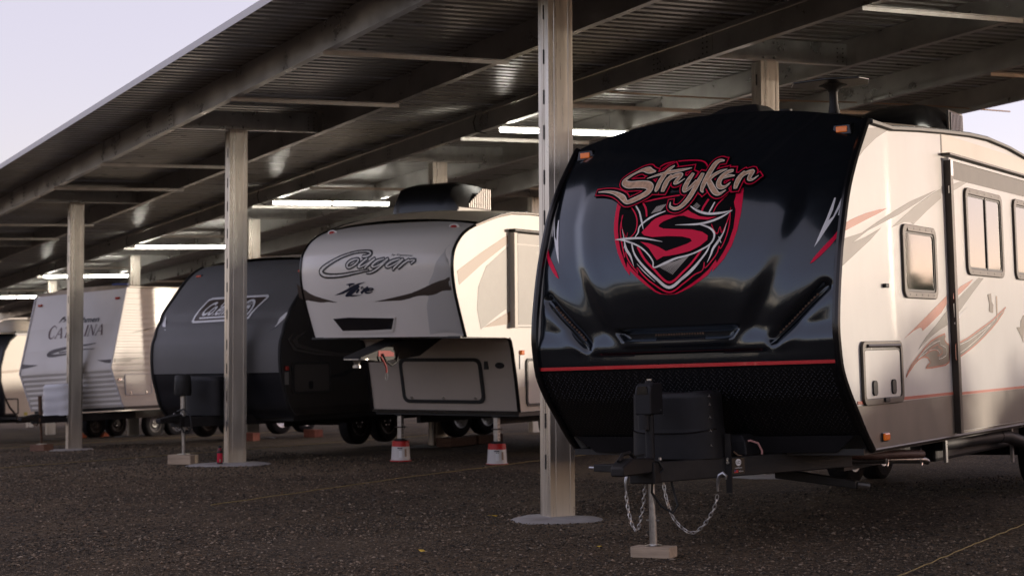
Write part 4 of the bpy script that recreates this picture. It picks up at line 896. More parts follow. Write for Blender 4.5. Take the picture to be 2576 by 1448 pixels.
    a = MB().lathe([(3.17,.001),(3.17,.095),(3.22,.075),(3.24,.050),(3.33,.034),(3.42,.034),(3.445,.048),(3.47,.085),(3.478,.11),(3.478,.001)], (.74, 1.47, 0), 'z', 20).obj('flat_antenna', 'plastic_black', t, smooth=30)
    MB().prism([(.44,1.36),(.52,1.20),(.80,1.17),(1.02,1.28),(1.05,1.42),(.98,1.60),(.72,1.68),(.50,1.58)], 'z', 3.478, 3.495).obj('antenna_plate', 'gloss_black', a, bevel=.006)
    MB().tube([(.74,1.40,3.25),(.86,1.40,3.22),(.95,1.42,3.19)], .012, 6).obj('antenna_cable', 'rubber', a, smooth=True)
    MB().lathe([(3.15,.001),(3.15,.19),(3.19,.17),(3.20,.10),(3.20,.001)], (.74,1.47,0), 'z', 14).obj('sealant', 'roof_tan', a, smooth=60)
    # air conditioner with a sloped shroud and a ribbed rear corner
    def acz(y, x): return 3.36
    P = [(4.40,3.38),(4.44,3.55),(4.60,3.68),(4.90,3.77),(5.25,3.79),(5.46,3.73),(5.50,3.38)]
    mb = MB(); nx = 10; V = []
    for k in range(nx+1):
        u = k/nx*2-1; q = (1-abs(u)**5)
        for y, z in P: V.append((.10+u*.46, 4.95+(y-4.95)*(.90+.10*q), 3.36+(z-3.36)*(.30+.70*q)))
    m_ = len(P); mb.add(V, [(i*m_+j, i*m_+j+1, (i+1)*m_+j+1, (i+1)*m_+j) for i in range(nx) for j in range(m_-1)]+[tuple(range(m_)), tuple(nx*m_+j for j in range(m_))])
    ac = mb.obj('air_conditioner', 'gloss_black', t, smooth=45)
    for k in range(9): MB().box(.555, .575, 5.06+.045*k, 5.08+.045*k, 3.40, 3.68).obj('fin', 'steel_dark', ac)
    MB().box(.54, .562, 5.02, 5.47, 3.39, 3.70).obj('grille_back', 'seal', ac)
    # ---- drawbar
    fr = MB()
    for s in (-1, 1):
        a0, a1 = Vector((s*.055, -.50, .53)), Vector((s*.86, 1.20, .53)); dv = (a1-a0).normalized(); nv = Vector((dv.y, -dv.x, 0))*.025
        V = [p+n_+Vector((0,0,h)) for p in (a0, a1) for n_ in (-nv, nv) for h in (0, .142)]
        r_ = MB().add(V, [(0,1,3,2),(4,6,7,5),(0,4,5,1),(2,3,7,6),(0,2,6,4),(1,5,7,3)]).obj('drawbar_rail', 'frame_black', t, bevel=.008)
        if s > 0: rail = r_; rdv = dv; rn = nv
        MB().box(s*.80-.03, s*.80+.03, 1.15, 9.0, .50, .69).obj('chassis_rail', 'frame_black', t)
    MB().box(-.10, .10, -.56, -.44, .525, .675).obj('drawbar_head', 'frame_black', t, bevel=.01)
    # label on the rail: white disc, lettering and a small flag
    def on_rail(d_, z, out): p = Vector((.055, -.50, 0))+rdv*d_+rn*(1+out/.025); return (p.x, p.y, z)
    lb = MB().add([on_rail(d_, z, .0015) for d_, z in ((.695,.548),(.815,.548),(.815,.660),(.695,.660))], [(0,1,2,3)]); lb.open = True; lb = lb.obj('label_sticker', 'gloss_black', rail)
    m = MB(); m.open = True; m.add([on_rail(.755+.026*math.cos(k*.2618), .630+.026*math.sin(k*.2618), .003) for k in range(24)], [tuple(range(24))]); m.obj('label_disc', 'decal_white', rail)
    for body, d0, d1, z0, z1, mt, of in (('LCI', .738,.772,.620,.640,'logo_black',.0045), ('LIPPERT', .722,.790,.586,.594,'decal_white',.003), ('MADE IN USA', .758,.800,.560,.570,'decal_white',.003)):
        V_, F_ = text2d(body, 1.); x0, x1 = min(v[0] for v in V_), max(v[0] for v in V_); y0, y1 = min(v[1] for v in V_), max(v[1] for v in V_)
        m = MB(); m.open = True; m.add([on_rail(d0+(d1-d0)*(x-x0)/(x1-x0), z0+(z1-z0)*(y-y0)/(y1-y0), of) for x, y in V_], F_); m.obj('label_lettering', mt, rail)
    m = MB(); m.open = True; m.add([on_rail(d_, z, .003) for d_, z in ((.712,.556),(.752,.556),(.752,.576),(.712,.576))], [(0,1,2,3)]); m.obj('label_flag', 'red_stripe', rail)
    m = MB(); m.open = True; m.add([on_rail(d_, z, .0045) for d_, z in ((.712,.566),(.728,.566),(.728,.576),(.712,.576))], [(0,1,2,3)]); m.obj('label_flag', 'sticker_blue', rail)
    # coupler
    cp = MB().add([(-.05,-.93,.60),(.05,-.93,.60),(.05,-.93,.665),(-.05,-.93,.665),(-.085,-.52,.60),(.085,-.52,.60),(.085,-.52,.705),(-.085,-.52,.705),(-.065,-.80,.715),(.065,-.80,.715)],
                 [(0,1,5,4),(0,3,2,1),(3,8,9,2),(8,7,6,9),(0,4,7,8,3),(1,2,9,6,5),(4,5,6,7)]).obj('coupler', 'frame_black', t, bevel=.012, smooth=50)
    MB().tube([(-.02,-.86,.70),(-.02,-.80,.745),(-.02,-.70,.75),(-.02,-.62,.71)], .014, 8).obj('coupler_latch', 'frame_black', cp, smooth=True)
    # jack
    JY = -.42
    j = MB().cyl((0, JY, .53), (0, JY, 1.02), .032, 18).obj('tongue_jack', 'plastic_black', t, smooth=True)
    MB().cyl((0, JY, .095), (0, JY, .56), .024, 16).obj('inner_tube', 'zinc', j, smooth=True)
    MB().cyl((0, JY, .095), (0, JY, .30), .0275, 16).obj('drop_leg', 'zinc', j, smooth=True)
    MB().cyl((-.05, JY, .262), (.05, JY, .262), .006, 6).obj('leg_pin', 'steel', j)
    MB().lathe([(.083,.001),(.083,.055),(.089,.06),(.096,.03),(.096,.001)], (0, JY, 0), 'z', 20).obj('foot_plate', 'zinc', j, smooth=40)
    pr = [(-.075,0),(-.075,.155),(-.06,.20),(-.02,.22),(.10,.22),(.125,.20),(.125,0)]
    hd = MB().prism([(JY-.02+a, 1.0+b) for a, b in pr], 'x', -.062, .062).obj('jack_head', 'plastic_black', j, bevel=.012)
    MB().prism([(-.045,.165+1.0-.02),(.045,1.145),(.035,1.20),(-.035,1.20)], 'y', JY-.098, JY-.09).obj('switch_panel', 'gloss_black', j)
    MB().cyl((0, JY+.02, 1.218), (0, JY+.02, 1.24), .030, 14).obj('manual_crank_cap', 'plastic_black', j, smooth=True)
    MB().cyl((0, JY+.02, 1.24), (0, JY+.02, 1.25), .018, 10).obj('crank_nut', 'zinc', j)
    MB().cyl((-.015, JY-.055, .90), (-.015, JY-.055, 1.005), .043, 18).obj('jack_motor', 'plastic_black', j, smooth=40)
    for x in (.03, .064): MB().cyl((.062, JY+.03+x, 1.06-x), (.066, JY+.03+x, 1.06-x), .005, 6).obj('screw', 'zinc', j)
    MB().lathe([(.672,.001),(.672,.085),(.682,.085),(.682,.001)], (0, JY, 0), 'z', 20).obj('mount_plate', 'frame_black', j, smooth=30)
    for a in (30, 150, 270): MB().cyl((.065*math.cos(R(a)), JY+.065*math.sin(R(a)), .68), (.065*math.cos(R(a)), JY+.065*math.sin(R(a)), .698), .011, 6).obj('mount_bolt', 'zinc', j)
    # gas bottle cover: rounded two-bottle shroud
    def cov(u, v):
        a = 2*math.pi*u
        n_ = 3.2; ca, sa = math.cos(a), math.sin(a)
        rx, ry = .335, .215
        X = rx*(abs(ca)**(2/n_))*(1 if ca > 0 else -1); Y_ = ry*(abs(sa)**(2/n_))*(1 if sa > 0 else -1)
        z = .672+.475*v
        k = 1-.05*v-.012*sstep((z-.865)/.012)
        if v > .93: k *= 1-.10*((v-.93)/.07)**2
        wob = .010*math.cos(a*2)*v
        return (.005+X*k, .045+Y_*k-.02*v, z+wob*(v > .9)+.018*math.sin(a*1+.3)*0-.02*(1-v)*0)
    mb = MB().grid(56, 30, cov); n_ = 57; mb.add([cov(i/56, 1.) for i in range(56)], [tuple(range(56))]); mb.open = True
    tc_ = mb.obj('gas_bottle_cover', 'plastic_black', t, smooth=50)
    P = [cov(k/56, .41+.05*math.cos(2*math.pi*k/56*2)*.5) for k in range(29, 56)]
    MB().tube([(x, y-.004, z) for x, y, z in P], .006, 6).obj('cover_groove', 'gloss_black', tc_, smooth=True)
    for k, z in enumerate((1.115, 1.055, .965, .87, .765)):
        c = Vector((.315-.004*k*0, -.09, z))
        m = MB()
        for a in (90, 210, 330): m.cyl(tuple(c), tuple(c+Vector((.011*math.cos(R(a)), -.004, .011*math.sin(R(a))))), .0035, 5)
        m.obj('cover_pin', 'zinc', tc_)
    b = MB().add([(.19,.28,.67),(.42,.28,.67),(.42,.52,.67),(.19,.52,.67),(.20,.29,.77),(.41,.29,.77),(.41,.51,.77),(.20,.51,.77),(.235,.31,.82),(.375,.31,.82),(.375,.49,.82),(.235,.49,.82)], [(0,1,5,4),(1,2,6,5),(2,3,7,6),(3,0,4,7),(4,5,9,8),(5,6,10,9),(6,7,11,10),(7,4,8,11),(8,9,10,11),(0,3,2,1)]).obj('battery_box', 'plastic_black', t, bevel=.01)
    MB().tube([(.36,.30,.66),(.355,.31,.72),(.375,.33,.765),(.42,.36,.775),(.465,.39,.755),(.485,.41,.70),(.48,.42,.66)], .008, 8).obj('pink_hose', 'hose_pink', t, smooth=True)
    MB().tube([(.32,.28,.70),(.36,.26,.675),(.40,.27,.665)], .006, 6).obj('red_wire', 'conduit', t, smooth=True)
    # safety chain hanger strap and hooks
    MB().box(.33, .375, .085, .10, .42, .84, Matrix.Translation((.02, -.02, 0))).obj('hanger_strap', 'frame_black', t)
    for zz in (.66, .635): MB().cyl((.37, .055, zz), (.37, .075, zz), .012, 6).obj('strap_bolt', 'zinc', t)
    def chain(pts, name):
        P = [Vector(p) for p in pts]; S = []
        for i in range(len(P)-1):
            p0, p1, p2, p3 = P[max(i-1,0)], P[i], P[i+1], P[min(i+2,len(P)-1)]
            for k in range(24):
                u = k/24; S.append(.5*(2*p1+(p2-p0)*u+(2*p0-5*p1+4*p2-p3)*u*u+(3*p1-p0-3*p2+p3)*u**3))
        S.append(P[-1]); step = .029; out = [S[0]]; acc = 0
        for a, b in zip(S[:-1], S[1:]):
            acc += (b-a).length
            if acc >= step: out.append(b); acc = 0
        ch = MB().box(-.006, .006, -.006, .006, -.012, .012).obj(name, 'zinc', t); ch.location = out[0]
        ring = [(.0105*math.cos(2*math.pi*k/14), 0, (.0185 if True else 0)*math.sin(2*math.pi*k/14)+.0045*math.copysign(1, math.sin(2*math.pi*k/14)+1e-6)) for k in range(15)]
        lk = None
        for i in range(len(out)-1):
            d_ = (out[i+1]-out[i]).normalized(); m_ = (out[i]+out[i+1])/2-out[0]
            q = Vector((0,0,1)).rotation_difference(d_).to_matrix().to_4x4() @ Matrix.Rotation(R(90*(i % 2)+35), 4, 'Z')
            if lk is None: o = lk = MB().tube(ring, .0036, 6, caps=False).obj('link', 'zinc', ch, smooth=True)
            else: o = lk.copy(); COL.objects.link(o); o.parent = ch
            o.matrix_local = Matrix.Translation(m_) @ q
        return ch
    chain([(-.205,-.42,.459),(-.195,-.42,.349),(-.165,-.42,.228),(-.126,-.42,.186),(-.095,-.42,.266),(-.07,-.42,.376),(-.047,-.42,.53)], 'safety_chain')
    chain([(.056,-.35,.53),(.079,-.35,.397),(.128,-.34,.264),(.245,-.33,.171),(.34,-.32,.221),(.423,-.31,.342),(.452,-.30,.455)], 'safety_chain')
    def hook(c, s, tw):
        P = [(0,0,-.075),(0,0,-.03),(s*.004,0,0),(s*.018,0,.035),(s*.045,0,.05),(s*.066,0,.032),(s*.066,0,.008)]
        Mx = Matrix.Rotation(R(tw), 4, 'Z')
        MB().tube([Vector(c)+Mx @ Vector(p) for p in P], [.008,.010,.014,.016,.015,.011,.005], 8).obj('chain_hook', 'steel', t, smooth=True)
    hook((.452,-.30,.535), 1, 0); hook((-.205,-.42,.535), 1, 70)
    # breakaway cable
    MB().tube([(-.08,-.36,.72),(-.14,-.46,.70),(-.02,-.52,.69),(.10,-.50,.68),(.12,-.46,.62),(.05,-.50,.54),(.02,-.46,.46),(.06,-.40,.36),(.13,-.36,.31),(.16,-.34,.36),(.10,-.30,.50),(.08,-.28,.58)], .009, 8).obj('trailer_cable', 'rubber', t, smooth=True)
    # stabiliser arms and underbody
    st = MB().add([(-.86,.30,.545),(-.30,.10,.545),(-.30,.16,.545),(-.86,.36,.545),(-.86,.30,.60),(-.30,.10,.615),(-.30,.16,.615),(-.86,.36,.60)], [(0,1,5,4),(1,2,6,5),(2,3,7,6),(3,0,4,7),(4,5,6,7),(0,3,2,1)]).obj('stabiliser_bracket', 'frame_black', t, bevel=.006)
    MB().cyl((-.84,.31,.572), (-.91,.335,.572), .013, 8).obj('drive_nut', 'steel', st)
    s2 = MB().add([(.20,1.30,.43),(.74,1.62,.33),(.74,1.70,.33),(.20,1.38,.43),(.20,1.30,.51),(.74,1.62,.39),(.74,1.70,.39),(.20,1.38,.51)], [(0,1,5,4),(1,2,6,5),(2,3,7,6),(3,0,4,7),(4,5,6,7),(0,3,2,1)]).obj('stabiliser_jack', 'frame_black', t, bevel=.006)
    MB().cyl((.74,1.66,.36), (.82,1.71,.345), .024, 8).obj('drive_nut', 'zinc', s2)
    MB().cyl((.80,1.20,.575), (.96,1.62,.555), .026, 12).obj('carry_tube', 'frame_black', t, smooth=True)
    MB().tube([(.96,1.62,.555),(1.10,2.06,.530),(1.12,2.14,.522),(1.13,2.20,.505)], [.030,.030,.029,.024], 14).obj('tailpipe', 'steel_dark', t, smooth=True)
    P = [(.75,1.05,.66),(.86,1.22,.62),(.96,1.46,.60),(1.06,1.80,.590),(1.13,2.12,.570)]
    S = []
    for a, b in zip(P[:-1], P[1:]):
        for k in range(10): S.append(Vector(a).lerp(Vector(b), k/10))
    MB().tube(S, [.036 if k % 2 else .031 for k in range(len(S))], 12).obj('sewer_hose', 'hose_brown', t, smooth=60)
    for q in (Vector((1.0,1.60,.575)), Vector((1.115,2.07,.55))):
        pts = [q+Vector((.01, 0, .066*math.cos(a))) + Vector((0,.040*math.sin(a)*.6,0)) for a in [k*math.pi/8 for k in range(17)]]
        MB().tube(pts, .005, 5).obj('hose_strap', 'zinc', t, smooth=True)
    MB().cyl((1.0,2.95,.60), (1.04,4.55,.585), .055, 16).obj('waste_pipe', 'plastic_black', t, smooth=True)
    MB().tube([(1.04,4.55,.585),(1.06,4.75,.575),(1.10,5.0,.52),(1.14,5.25,.46)], .060, 14).obj('waste_pipe', 'plastic_black', t, smooth=True)
    MB().box(-.9, .95, 3.0, 5.6, .45, .66).obj('holding_tank', 'plastic_black', t, bevel=.03)
    for y, h in ((2.93,.17),(4.95,.30)): MB().box(1.03, 1.055, y, y+.05, .62-h, .64).obj('hanger_strap', 'steel', t)
    for y in (6.05, 6.95):
        for x in (-1.0, 1.0): wheel(t, x, y, .37, .22)
    for y in (6.05, 6.95): MB().cyl((-.95, y, .37), (.95, y, .37), .05, 10).obj('axle', 'frame_black', t, smooth=True)
    return t, M
hauler, HM = build_hauler()
# timber block under the jack foot
blk = MB().box(-.15, .15, -.07, .07, 0, .078).obj('wood_block', 'wood', bevel=.006)
blk.matrix_world = HM @ Matrix.Translation((-.0, -.42, .004)) @ Matrix.Rotation(R(2), 4, "Z")
tag(blk, 'pale timber block under the tongue jack of the black trailer', 'wood block', 'blocks under the jack feet')
# ------------------------------------------------------------------ white fifth wheel
def build_fifth():
    W = 1.15; M = tilt(-6.8925, 2.3283, 30, -.008, .02)
    t = empty('fifth_wheel', M, 'white nosed fifth wheel trailer overhanging on two landing legs with buckets', 'trailer', 'travel trailers parked under the canopy')
    # overhang + body sides
    capE = [(fifth_prof(z), z) for z in [1.63+.05*k for k in range(32)]]
    wallE = [(.02,.68),(-.06,1.10),(-.14,1.45),(-.185,1.575),(-.22,1.605),(-.30,1.62)]
    roof = [(.3,3.20),(3.5,3.20),(8.6,3.12)]
    poly = wallE+capE+roof+[(8.6,.68)]
    for s in (1, -1):
        a, b = (W-.03, W) if s > 0 else (-W, -W+.03)
        plate('side_wall', t, 'x', a, b, poly, 'skin_white2')
        P = [(s*(W-.004), y-.004, z) for y, z in capE]
        MB().tube(P, .020, 8).obj('corner_trim', 'gloss_black', t, smooth=True)
        MB().tube([(s*(W-.004), y-.006, z) for y, z in wallE[:5]], .024, 8).obj('corner_trim', 'gloss_black', t, smooth=True)
        MB().tube([(s*(W+.008), y, z+.004) for y, z in capE[27:]+roof], .018, 6).obj('gutter', 'bronze', t, smooth=True)
        # lower side panel in darker cream
        plate('side_skirt', t, 'x', s*(W+.001), s*(W+.003), [(.03,.69),(-.04,1.0),(8.6,1.0),(8.6,.69)], 'skin_cream')
    mb = MB(); pts = [(fifth_prof(3.02)+.0, 3.02), (fifth_prof(3.10), 3.10), (fifth_prof(3.16), 3.16)]+roof; nx = 18; V = []
    for y, z in pts:
        for i in range(nx+1):
            u = i/nx*2-1; V.append((u*(W-.002), y-.08*(1-abs(u)**2.6)*(z < 3.19), z+.012+.075*(1-abs(u)**2.2)))
    mb.open = True; mb.add(V, [(j*(nx+1)+i, j*(nx+1)+i+1, (j+1)*(nx+1)+i+1, (j+1)*(nx+1)+i) for j in range(len(pts)-1) for i in range(nx)])
    mb.obj('roof', 'roof_cream', t, smooth=True)
    def zt(x): return 3.00+.085*(1-abs(x/1.15)**2.2)
    def cf(u, v):
        x = -1.14+2.28*u; z = 1.635+(zt(x)-1.635)*v; return (x, fifth_cap(x, z), z)
    mb = MB().grid(70, 70, cf); mb.open = True; cap = mb.obj('front_cap', 'cap_white', t, smooth=True)
    # belly of the overhang and the lower front wall
    MB().box(-W+.02, W-.02, -1.30, -.18, 1.615, 1.64).obj('overhang_belly', 'seal', t)
    P = [(y, z) for y, z in wallE]; V = []
    for y, z in P: V += [(-W+.012, y, z), (W-.012, y, z)]
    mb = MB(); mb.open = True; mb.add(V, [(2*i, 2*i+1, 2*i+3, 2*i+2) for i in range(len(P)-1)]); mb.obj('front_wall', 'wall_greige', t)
    MB().box(-W+.01, W-.01, .0, .03, .655, .69).obj('bottom_trim', 'gloss_black', t)
    MB().box(-W+.03, W-.03, .05, 8.55, .62, .69).obj('underbelly', 'seal', t)
    MB().box(-W+.03, W-.03, 8.57, 8.6, .68, 3.1).obj('rear_wall', 'skin_white2', t)
    # printed graphics
    fc = fifth_cap
    for key, nm, m_, of in (('c_grey_r','cap_grey_panel','cap_print_grey',.003),('c_band_r','cap_band','decal_darkbrown',.0045),('c_band_l','cap_band','decal_darkbrown',.0045),('c_win_out','cap_window','cap_white',.012),('c_win_in','cap_window_glass','glass_dark',.016)):
        m = MB(); m.open = True; drape_poly(m, DEC[key][1], fc, of, .05); m.obj(nm, m_, cap, smooth=True)
    L = DEC['c_letters'][1]
    for nm, m_, of, ex, mu, cp in (('name_outline','decal_black',.005,.022,1,.011),('name_chrome','logo_silver',.009,-.004,.62,0)):  # black printed border around the silver name letters
        m = MB(); m.open = True
        for i, S in enumerate(L): drape_stroke(m, S, fc, of+i*.0002, ex, mu, cp)
        m.obj(nm, m_, cap, smooth=True)
    m = MB(); m.open = True
    for i, S in enumerate(DEC['c_xlite'][1]): drape_stroke(m, S, fc, .005+i*.0002)
    m.obj('model_name', 'decal_navy', cap, smooth=True)
    p = DEC['c_text'][1]; m = MB(); m.open = True; text_map(m, 'by Keystone', 0, p[0], p[1], p[2], fc, .005, .25, .012); m.obj('maker_name', 'decal_black', cap)
    for key, m_ in (('cs_grey','decal_greyl'),('cs_brown','decal_tan'),('cs_white','decal_white'),('cs_tan','decal_tan')): decal_side('side_graphic', key, W+(.001 if key != 'cs_tan' else .003), t, m_)
    for s in (-1, 1):
        x = s*.93; z = 2.97; y = fc(x, z); b = MB().lathe([(0,.075),(-.012,.070),(-.016,.05),(-.016,.001)], (x, y+.01, z), 'y', 18)
        b.v = [(x+(p[0]-x), p[1], z+(p[2]-z)*.5) for p in b.v]; b = b.obj('marker_light', 'cap_white', t, smooth=True)
        m = MB().lathe([(0,.050),(-.02,.04),(-.03,.02),(-.032,.001)], (x, y-.002, z), 'y', 16); m.v = [(p[0], p[1], z+(p[2]-z)*.48) for p in m.v]; m.obj('lens', 'red_lens', b, smooth=True)
    # front storage door on the slanted wall
    def wy(z): return interp(z, [.68,1.10,1.45,1.6], [.02,-.06,-.14,-.19])
    o = rrect(-.62, .66, .78, 1.365, .09); i_ = rrect(-.575, .615, .825, 1.32, .06); n = len(o)
    V = [(x, wy(z)-d_, z) for d_ in (0, .022) for P in (o, i_) for x, z in P]; F = []
    for k in range(n):
        j = (k+1) % n; F += [(2*n+k, 3*n+k, 3*n+j, 2*n+j), (k, 2*n+k, 2*n+j, j), (n+k, n+j, 3*n+j, 3*n+k)]
    d = MB().add(V, F).obj('front_door', 'rubber', t)
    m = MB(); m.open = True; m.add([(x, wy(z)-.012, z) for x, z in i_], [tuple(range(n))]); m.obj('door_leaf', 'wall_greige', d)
    for x in (-.48, .02, .52): MB().cyl((x, wy(.85)-.01, .85), (x, wy(.85)-.03, .845), .016, 8).obj('latch', 'zinc', d)
    MB().box(.70, .76, wy(1.27)-.012, wy(1.27)+.01, 1.22, 1.33).obj('switch_box', 'rubber', t)
    m = MB().lathe([(0,.07),(-.02,.06),(-.02,.045),(-.01,.03),(-.01,.001)], (.93, wy(1.27), 1.27), 'y', 18); m.v = [(p[0], p[1], 1.27+(p[2]-1.27)*.6) for p in m.v]; m.obj('vent_port', 'rubber', t, smooth=True)
    # slide-out and door on the lit side
    so = MB().box(W-.02, W+.06, -.15, 4.0, 1.755, 2.93).obj('slide_out', 'skin_white2', t)
    MB().box(W, W+.075, -.20, -.13, 1.74, 2.94).obj('edge_trim', 'skin_cream', so, bevel=.006)
    MB().box(W, W+.10, -.22, 4.0, 2.945, 2.985).obj('awning_roll', 'seal', so, bevel=.012)
    MB().box(W+.06, W+.064, -.10, 4.0, 2.80, 2.93).obj('slide_band', 'decal_greyl', so)
    MB().box(W+.06, W+.063, -.10, 4.0, 1.78, 2.79).obj('slide_panel', 'decal_greyl', so)
    dd = ring_part('side_door', t, 'x', W+.002, W+.02, (.17, 1.1, .745, 1.355), .035, .06, 'seal')
    plate('door_leaf', dd, 'x', W+.002, W+.012, rrect(.20, 1.07, .775, 1.325, .05), 'skin_white2')
    am = MB().box(W+.001, W+.03, .03, .11, 1.40, 1.46).obj('side_marker', 'amber', t, bevel=.01)
    MB().box(W+.001, W+.012, .02, .11, 1.22, 1.395).obj('reflector_plate', 'decal_white', t)
    # pin box
    pb = MB().add([(-.16,-1.05,1.625),(.16,-1.05,1.625),(.20,-.30,1.625),(-.20,-.30,1.625),(-.11,-1.72,1.30),(.11,-1.72,1.30),(.15,-1.10,1.28),(-.15,-1.10,1.28)], [(0,1,2,3),(4,7,6,5),(0,4,5,1),(1,5,6,2),(2,6,7,3),(3,7,4,0)])
    pb = MB().add([(-.17,-.25,1.62),(.17,-.25,1.62),(.17,-1.05,1.62),(-.17,-1.05,1.62),(-.13,-1.95,1.40),(.13,-1.95,1.40),(.13,-1.98,1.37),(-.13,-1.98,1.37),(-.14,-1.55,1.33),(.14,-1.55,1.33),(.16,-.75,1.40),(-.16,-.75,1.40)],
                  [(0,1,2,3),(3,2,5,4),(4,5,6,7),(7,6,9,8),(8,9,10,11),(11,10,1,0),(0,3,4,7,8,11),(1,10,9,6,5,2)]).obj('pin_box', 'frame_black', t, bevel=.01)
    MB().lathe([(1.375,.001),(1.375,.16),(1.362,.16),(1.36,.06),(1.33,.035),(1.30,.035),(1.295,.05),(1.265,.05),(1.265,.001)], (0,-1.86,0), 'z', 20).obj('king_pin', 'zinc', pb, smooth=40)
    MB().box(.135, .15, -1.62, -1.30, 1.40, 1.47).obj('plate_label', 'strap_red', pb)
    MB().tube([(.16,-1.55,1.43),(.17,-1.50,1.34),(.18,-1.40,1.29),(.17,-1.28,1.33),(.15,-1.2,1.45)], .014, 8).obj('power_cord', 'rubber', pb, smooth=True)
    MB().tube([(.17,-1.60,1.40),(.18,-1.54,1.32),(.18,-1.50,1.26),(.18,-1.50,1.20)], .012, 6).obj('breakaway_cord', 'strap_red', pb, smooth=True)
    MB().tube([(.18+.018*math.sin(a), -1.50, 1.155+.045*math.cos(a)) for a in [k*math.pi/8 for k in range(17)]], .005, 6).obj('carabiner', 'zinc', pb, smooth=True)
    # landing legs
    for x, zt_ in ((-.752,.30), (.755,.31)):
        lg = MB().box(x-.045, x+.045, .055, .145, .60, 1.25).obj('landing_leg', 'frame_black', t)
        MB().box(x-.032, x+.032, .068, .132, .30, .66).obj('inner_leg', 'zinc', lg, bevel=.004)
        for k in range(5): MB().cyl((x+.033, .10, .33+.045*k), (x+.0345, .10, .33+.045*k), .009, 8).obj('pin_hole', 'seal', lg)
        MB().box(x-.05, x+.05, .045, .155, .445, .462).obj('leg_collar', 'bronze', lg)
        MB().lathe([(.272,.001),(.272,.085),(.285,.085),(.30,.04),(.30,.001)], (x,.10,0), 'z', 18).obj('foot', 'frame_black', lg, smooth=40)
    # air conditioner
    P = [(.08,3.27),(.09,3.52),(.16,3.63),(.42,3.69),(.80,3.69),(.98,3.65),(1.02,3.27)]
    mb = MB(); nx = 10; V = []
    for k in range(nx+1):
        u = k/nx*2-1; q = 1-abs(u)**9
        for y, z in P: V.append((-.36+u*.52, .55+(y-.55)*(.90+.10*q), 3.26+(z-3.26)*(.28+.72*q)))
    m_ = len(P); mb.add(V, [(i*m_+j, i*m_+j+1, (i+1)*m_+j+1, (i+1)*m_+j) for i in range(nx) for j in range(m_-1)]+[tuple(range(m_)), tuple(nx*m_+j for j in range(m_))])
    ac = mb.obj('air_conditioner', 'gloss_black', t, smooth=45)
    MB().box(.145, .165, .15, .98, 3.29, 3.33).obj('base_band', 'decal_greyl', ac)
    for k in range(12): MB().box(.145, .165, .40+.046*k, .415+.046*k, 3.34, 3.34+.27*min(1,(k+2)/9)).obj('fin', 'steel_dark', ac)
    for y in (4.5, 5.4):
        for x in (-.95, .95): wheel(t, x, y, .37, .21, 'rim_dark')
    for x in (-.6, .6): MB().box(x-.03, x+.03, .3, 8.4, .50, .63).obj('chassis_rail', 'frame_black', t)
    return M
FM = build_fifth()
# buckets under the landing legs
def bucket(x, label):
    t = empty('bucket', FM @ Matrix.Translation((x, .10, 0)), label, 'bucket', 'upturned buckets under the landing legs')
    z0 = .008; h = .262
    MB().lathe([(z0,.135),(z0+.012,.138),(z0+.02,.128),(z0+.19,.118)], (0,0,0), 'z', 26).obj('bucket_wall', 'bucket_white', t, smooth=40)
    MB().lathe([(z0+.19,.1185),(z0+h-.004,.113),(z0+h,.108),(z0+h,.001)], (0,0,0), 'z', 26).obj('bucket_top', 'bucket_red', t, smooth=40)
    MB().lathe([(z0-.004,.139),(z0-.004,.146),(z0+.010,.146),(z0+.010,.138)], (0,0,0), 'z', 26).obj('rim', 'bucket_red', t, smooth=40)
    for a0, a1, za, zb_, m_ in ((-76,-44,.165,.178,'decal_navy'),(-66,-46,.05,.145,'decal_white'),(-66,-46,.147,.152,'decal_black'),(-30,-16,.06,.16,'decal_tan')):
        V = []
        for k in range(7):
            a = R(a0+(a1-a0)*k/6)
            for z in (za, zb_): r = .1285-.01*(z+z0-.02)/.17+.0012; V.append((r*math.cos(a), r*math.sin(a), z0+z))
        m = MB(); m.open = True; m.add(V, [(2*k, 2*k+2, 2*k+3, 2*k+1) for k in range(6)]); m.obj('print', m_, t)
bucket(-.752, 'red and white upturned bucket under the fifth wheel landing leg beside the dark grey trailer')
bucket(.755, 'red and white upturned bucket under the fifth wheel landing leg beside the yellow rope')

